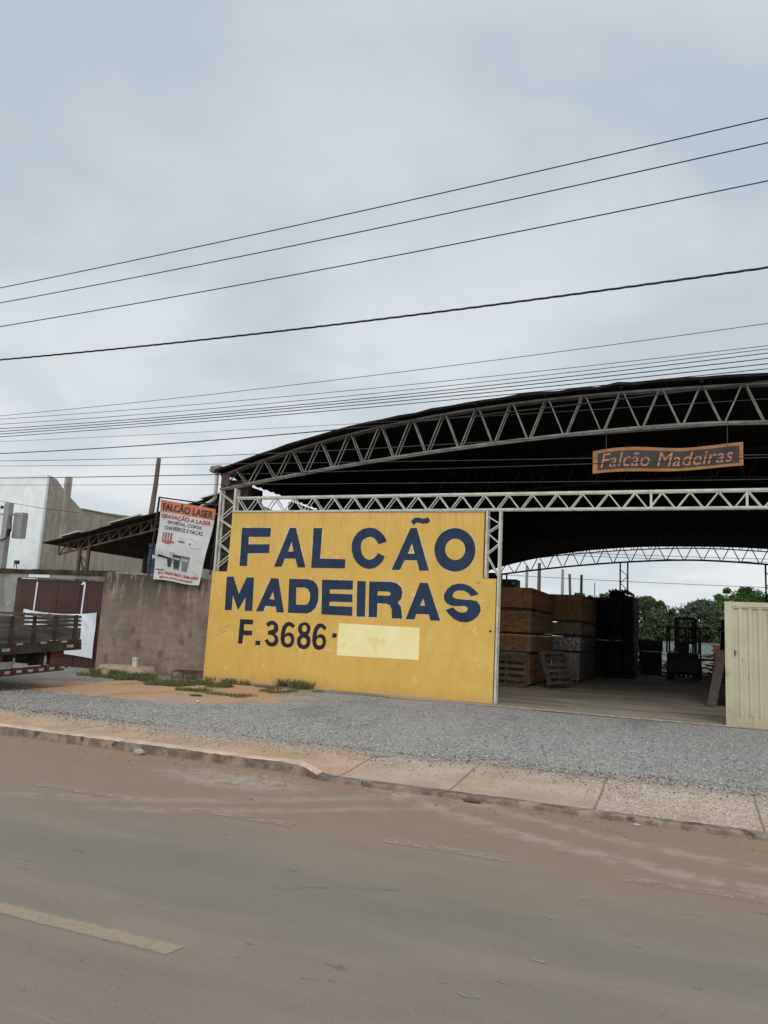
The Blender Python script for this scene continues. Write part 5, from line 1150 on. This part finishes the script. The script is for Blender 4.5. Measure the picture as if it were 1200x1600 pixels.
tree('dense bright green domed tree above the cream gate', 3.9, 66, 3.6, 2.7, 3.3, 'leaf2', 22000, .12, dome=True)
tree('dark low bush between the two larger trees behind the forklift', -1.0, 64, 2.6, 2.0, 1.8, 'leaf1', 18000, .11)
tree('olive green bush at the foot of the domed tree', 2.2, 60.5, 1.9, 1.9, 1.9, 'leaf1', 13000, .11)
tree('bright leafy shrub peeping over the second lumber stack', -7.2, 57, 1.4, 1.3, 3.5, 'leaf2', 5000, .13)
tree('dark shrub peeping over the stacks left of the black one', -5.6, 60, 1.7, 1.9, 3.1, 'leaf1', 6000, .12, spiky=.15)
tree('broad dark tree at the far right hidden by the gate', 7.9, 66, 3.4, 2.6, 3.0, 'leaf1', 10000, .15, dome=True)

# ================================================================== TRUCK
tr = thing('flatbed_truck', 'old truck with a slatted wooden bed, its tail reaching in from the left', 'truck', (-14.5, 11.5, .15)); tr.rotation_euler = (R(2.6), 0, 0)
def tp_(mb, name, mat, parent=None, smooth=False): return mb.build(name, mat, parent or tr, smooth)
E0 = 2.8   # local x of the tail face
mb = MB(); mb.box((E0-6.2, -1.25, .70), (E0, 1.25, .84)); tp_(mb, 'bed_floor', M['truckw'])
mb = MB(); mb.box((E0, -1.27, .70), (E0+.04, 1.27, .84)); mb.box((E0, -1.27, .845), (E0+.03, 1.27, .91)); tp_(mb, 'tail_beam', M['truckm'])
tg = MB(); tg.box((E0-.01, -1.24, .92), (E0+.02, 1.24, 1.14))
for z_, h_ in ((1.175, .055), (1.26, .05), (1.335, .055)): tg.box((E0-.008, -1.24, z_), (E0+.018, 1.24, z_+h_))
tgo = tp_(tg, 'tailgate', M['truckw'])
for Y in (-1.12, -.55, -.02, .52, 1.05): tp_(MB().box((E0+.021, Y-.03, .88), (E0+.06, Y+.03, 1.405)), 'stake', M['truckm'], tgo)
for s_ in (-1, 1):
    mb = MB(); mb.box((E0-6.2, s_*1.25-.014, .86), (E0-.03, s_*1.25+.014, 1.14))
    for z_, h_ in ((1.175, .055), (1.26, .05), (1.335, .055)): mb.box((E0-6.2, s_*1.25-.013, z_), (E0-.03, s_*1.25+.013, z_+h_))
    for k in range(9): X = E0-6.1+k*.74; mb.box((X, s_*1.25+s_*.014 if s_ > 0 else s_*1.25-.05, .8), (X+.06, s_*1.25+.05 if s_ > 0 else s_*1.25-.014, 1.40))
    tp_(mb, 'side_rail', M['truckw'])
mb = MB(); mb.box((E0-7.8, -.42, .45), (E0-.1, -.32, .69)); mb.box((E0-7.8, .32, .45), (E0-.1, .42, .69))
for k in range(6): X = E0-.5-k*1.2; mb.box((X, -.32, .5), (X+.08, .32, .62))
tp_(mb, 'chassis_rails', M['truckm'])
bm_ = MB(); bm_.box((E0-.12, -1.15, .30), (E0-.03, .92, .42)); bo = tp_(bm_, 'rear_bumper', M['truckm'])
Ys_ = [-1.1+k*.27 for k in range(8)]
for k, Y in enumerate(Ys_): tp_(MB().box((E0-.028, Y, .335), (E0-.022, Y+.12, .388)), 'white_tape', M['refw'], bo)
for k, Y in enumerate(Ys_[:-1]): tp_(MB().box((E0-.028, Y+.125, .335), (E0-.022, Y+.255, .388)), 'red_tape', M['refr'], bo)
mb = MB(); mb.box((E0-.11, .92, .345), (E0-.05, 1.02, .40)); tp_(mb, 'red_tape', M['refr'], bo)
for Y in (-.36, .40): tp_(MB().box((E0-.10, Y-.035, .42), (E0-.04, Y+.035, .70)), 'bumper_bracket', M['truckm'], bo)
for Y in (-.36, .40): tp_(MB().box((E0-.038, Y-.03, .44), (E0-.033, Y+.03, .62)), 'white_tape', M['refw'], bo)
for Y in (-1.0, .5):
    mb = MB(); mb.box((E0-.12, Y, .56), (E0-.02, Y+.36, .69)); lh = tp_(mb, 'tail_light', M['truckr'])
    mb = MB(); mb.box((E0-.018, Y+.02, .58), (E0-.012, Y+.20, .67)); tp_(mb, 'lens', M['refr'], lh)
mb = MB(); mb.box((E0-.03, -.78, .43), (E0-.02, -.42, .56)); tp_(mb, 'number_plate', M['plate'])
for Y in (-.72, .86): tp_(MB().box((E0+.041, Y, .76), (E0+.046, Y+.17, .815)), 'white_reflector', M['refw'])
for Y in (-.54, 1.04): tp_(MB().box((E0+.041, Y, .76), (E0+.046, Y+.14, .815)), 'red_reflector', M['refr'])
for Y in (-.98, -.40, .18, .72): tp_(MB().box((E0+.031, Y, .865), (E0+.036, Y+.15, .90)), 'hinge_plate', M['refw'])
mb = MB(); mb.box((E0-.5, .43, .40), (E0-.45, .95, .69)); mb.box((E0-.5, -.95, .34), (E0-.45, -.43, .69)); tp_(mb, 'mudflap_hanger', M['truckm'])
mb = MB(); mb.tube([(E0-2.3, -1.1, .42), (E0-2.3, 1.1, .42)], .07, 10); tp_(mb, 'rear_axle', M['truckm'])
for X, Y in ((E0-2.3, -1.0), (E0-2.3, 1.0), (E0-7.0, -.98), (E0-7.0, .98)):
    mb = MB(); mb.tube([(X, Y-.14, .45), (X, Y-.11, .45), (X, Y+.11, .45), (X, Y+.14, .45)], [.38, .45, .45, .38], 28); o_ = tp_(mb, 'wheel', M['tyre'])
    mb = MB(); mb.tube([(X, Y-.15, .45), (X, Y+.15, .45)], .24, 18); tp_(mb, 'rim', M['truckm'], o_)
mb = MB(); mb.prism([(E0-6.35, -1.1, .55), (E0-6.35, -1.1, 2.0), (E0-6.6, -1.1, 2.15), (E0-7.6, -1.1, 2.1), (E0-8.0, -1.1, 1.4), (E0-8.15, -1.1, .6)], (0, 2.2, 0)); cbo = tp_(mb, 'cab', M['truckr'])
mb = MB(); mb.quad([(E0-7.635, -.95, 2.02), (E0-7.635, .95, 2.02), (E0-8.0, .95, 1.42), (E0-8.0, -.95, 1.42)]); tp_(mb, 'windscreen', M['fork'], cbo)
mb = MB()
for k in range(5): mb.tube([(E0+.03, 1.2, 1.35-.03*k), (E0+.07, 1.30+.03*k, 1.28-.04*k), (E0+.05, 1.33+.02*k, 1.15-.05*k)], .006, 5)
tp_(mb, 'frayed_rope', M['cloth'])
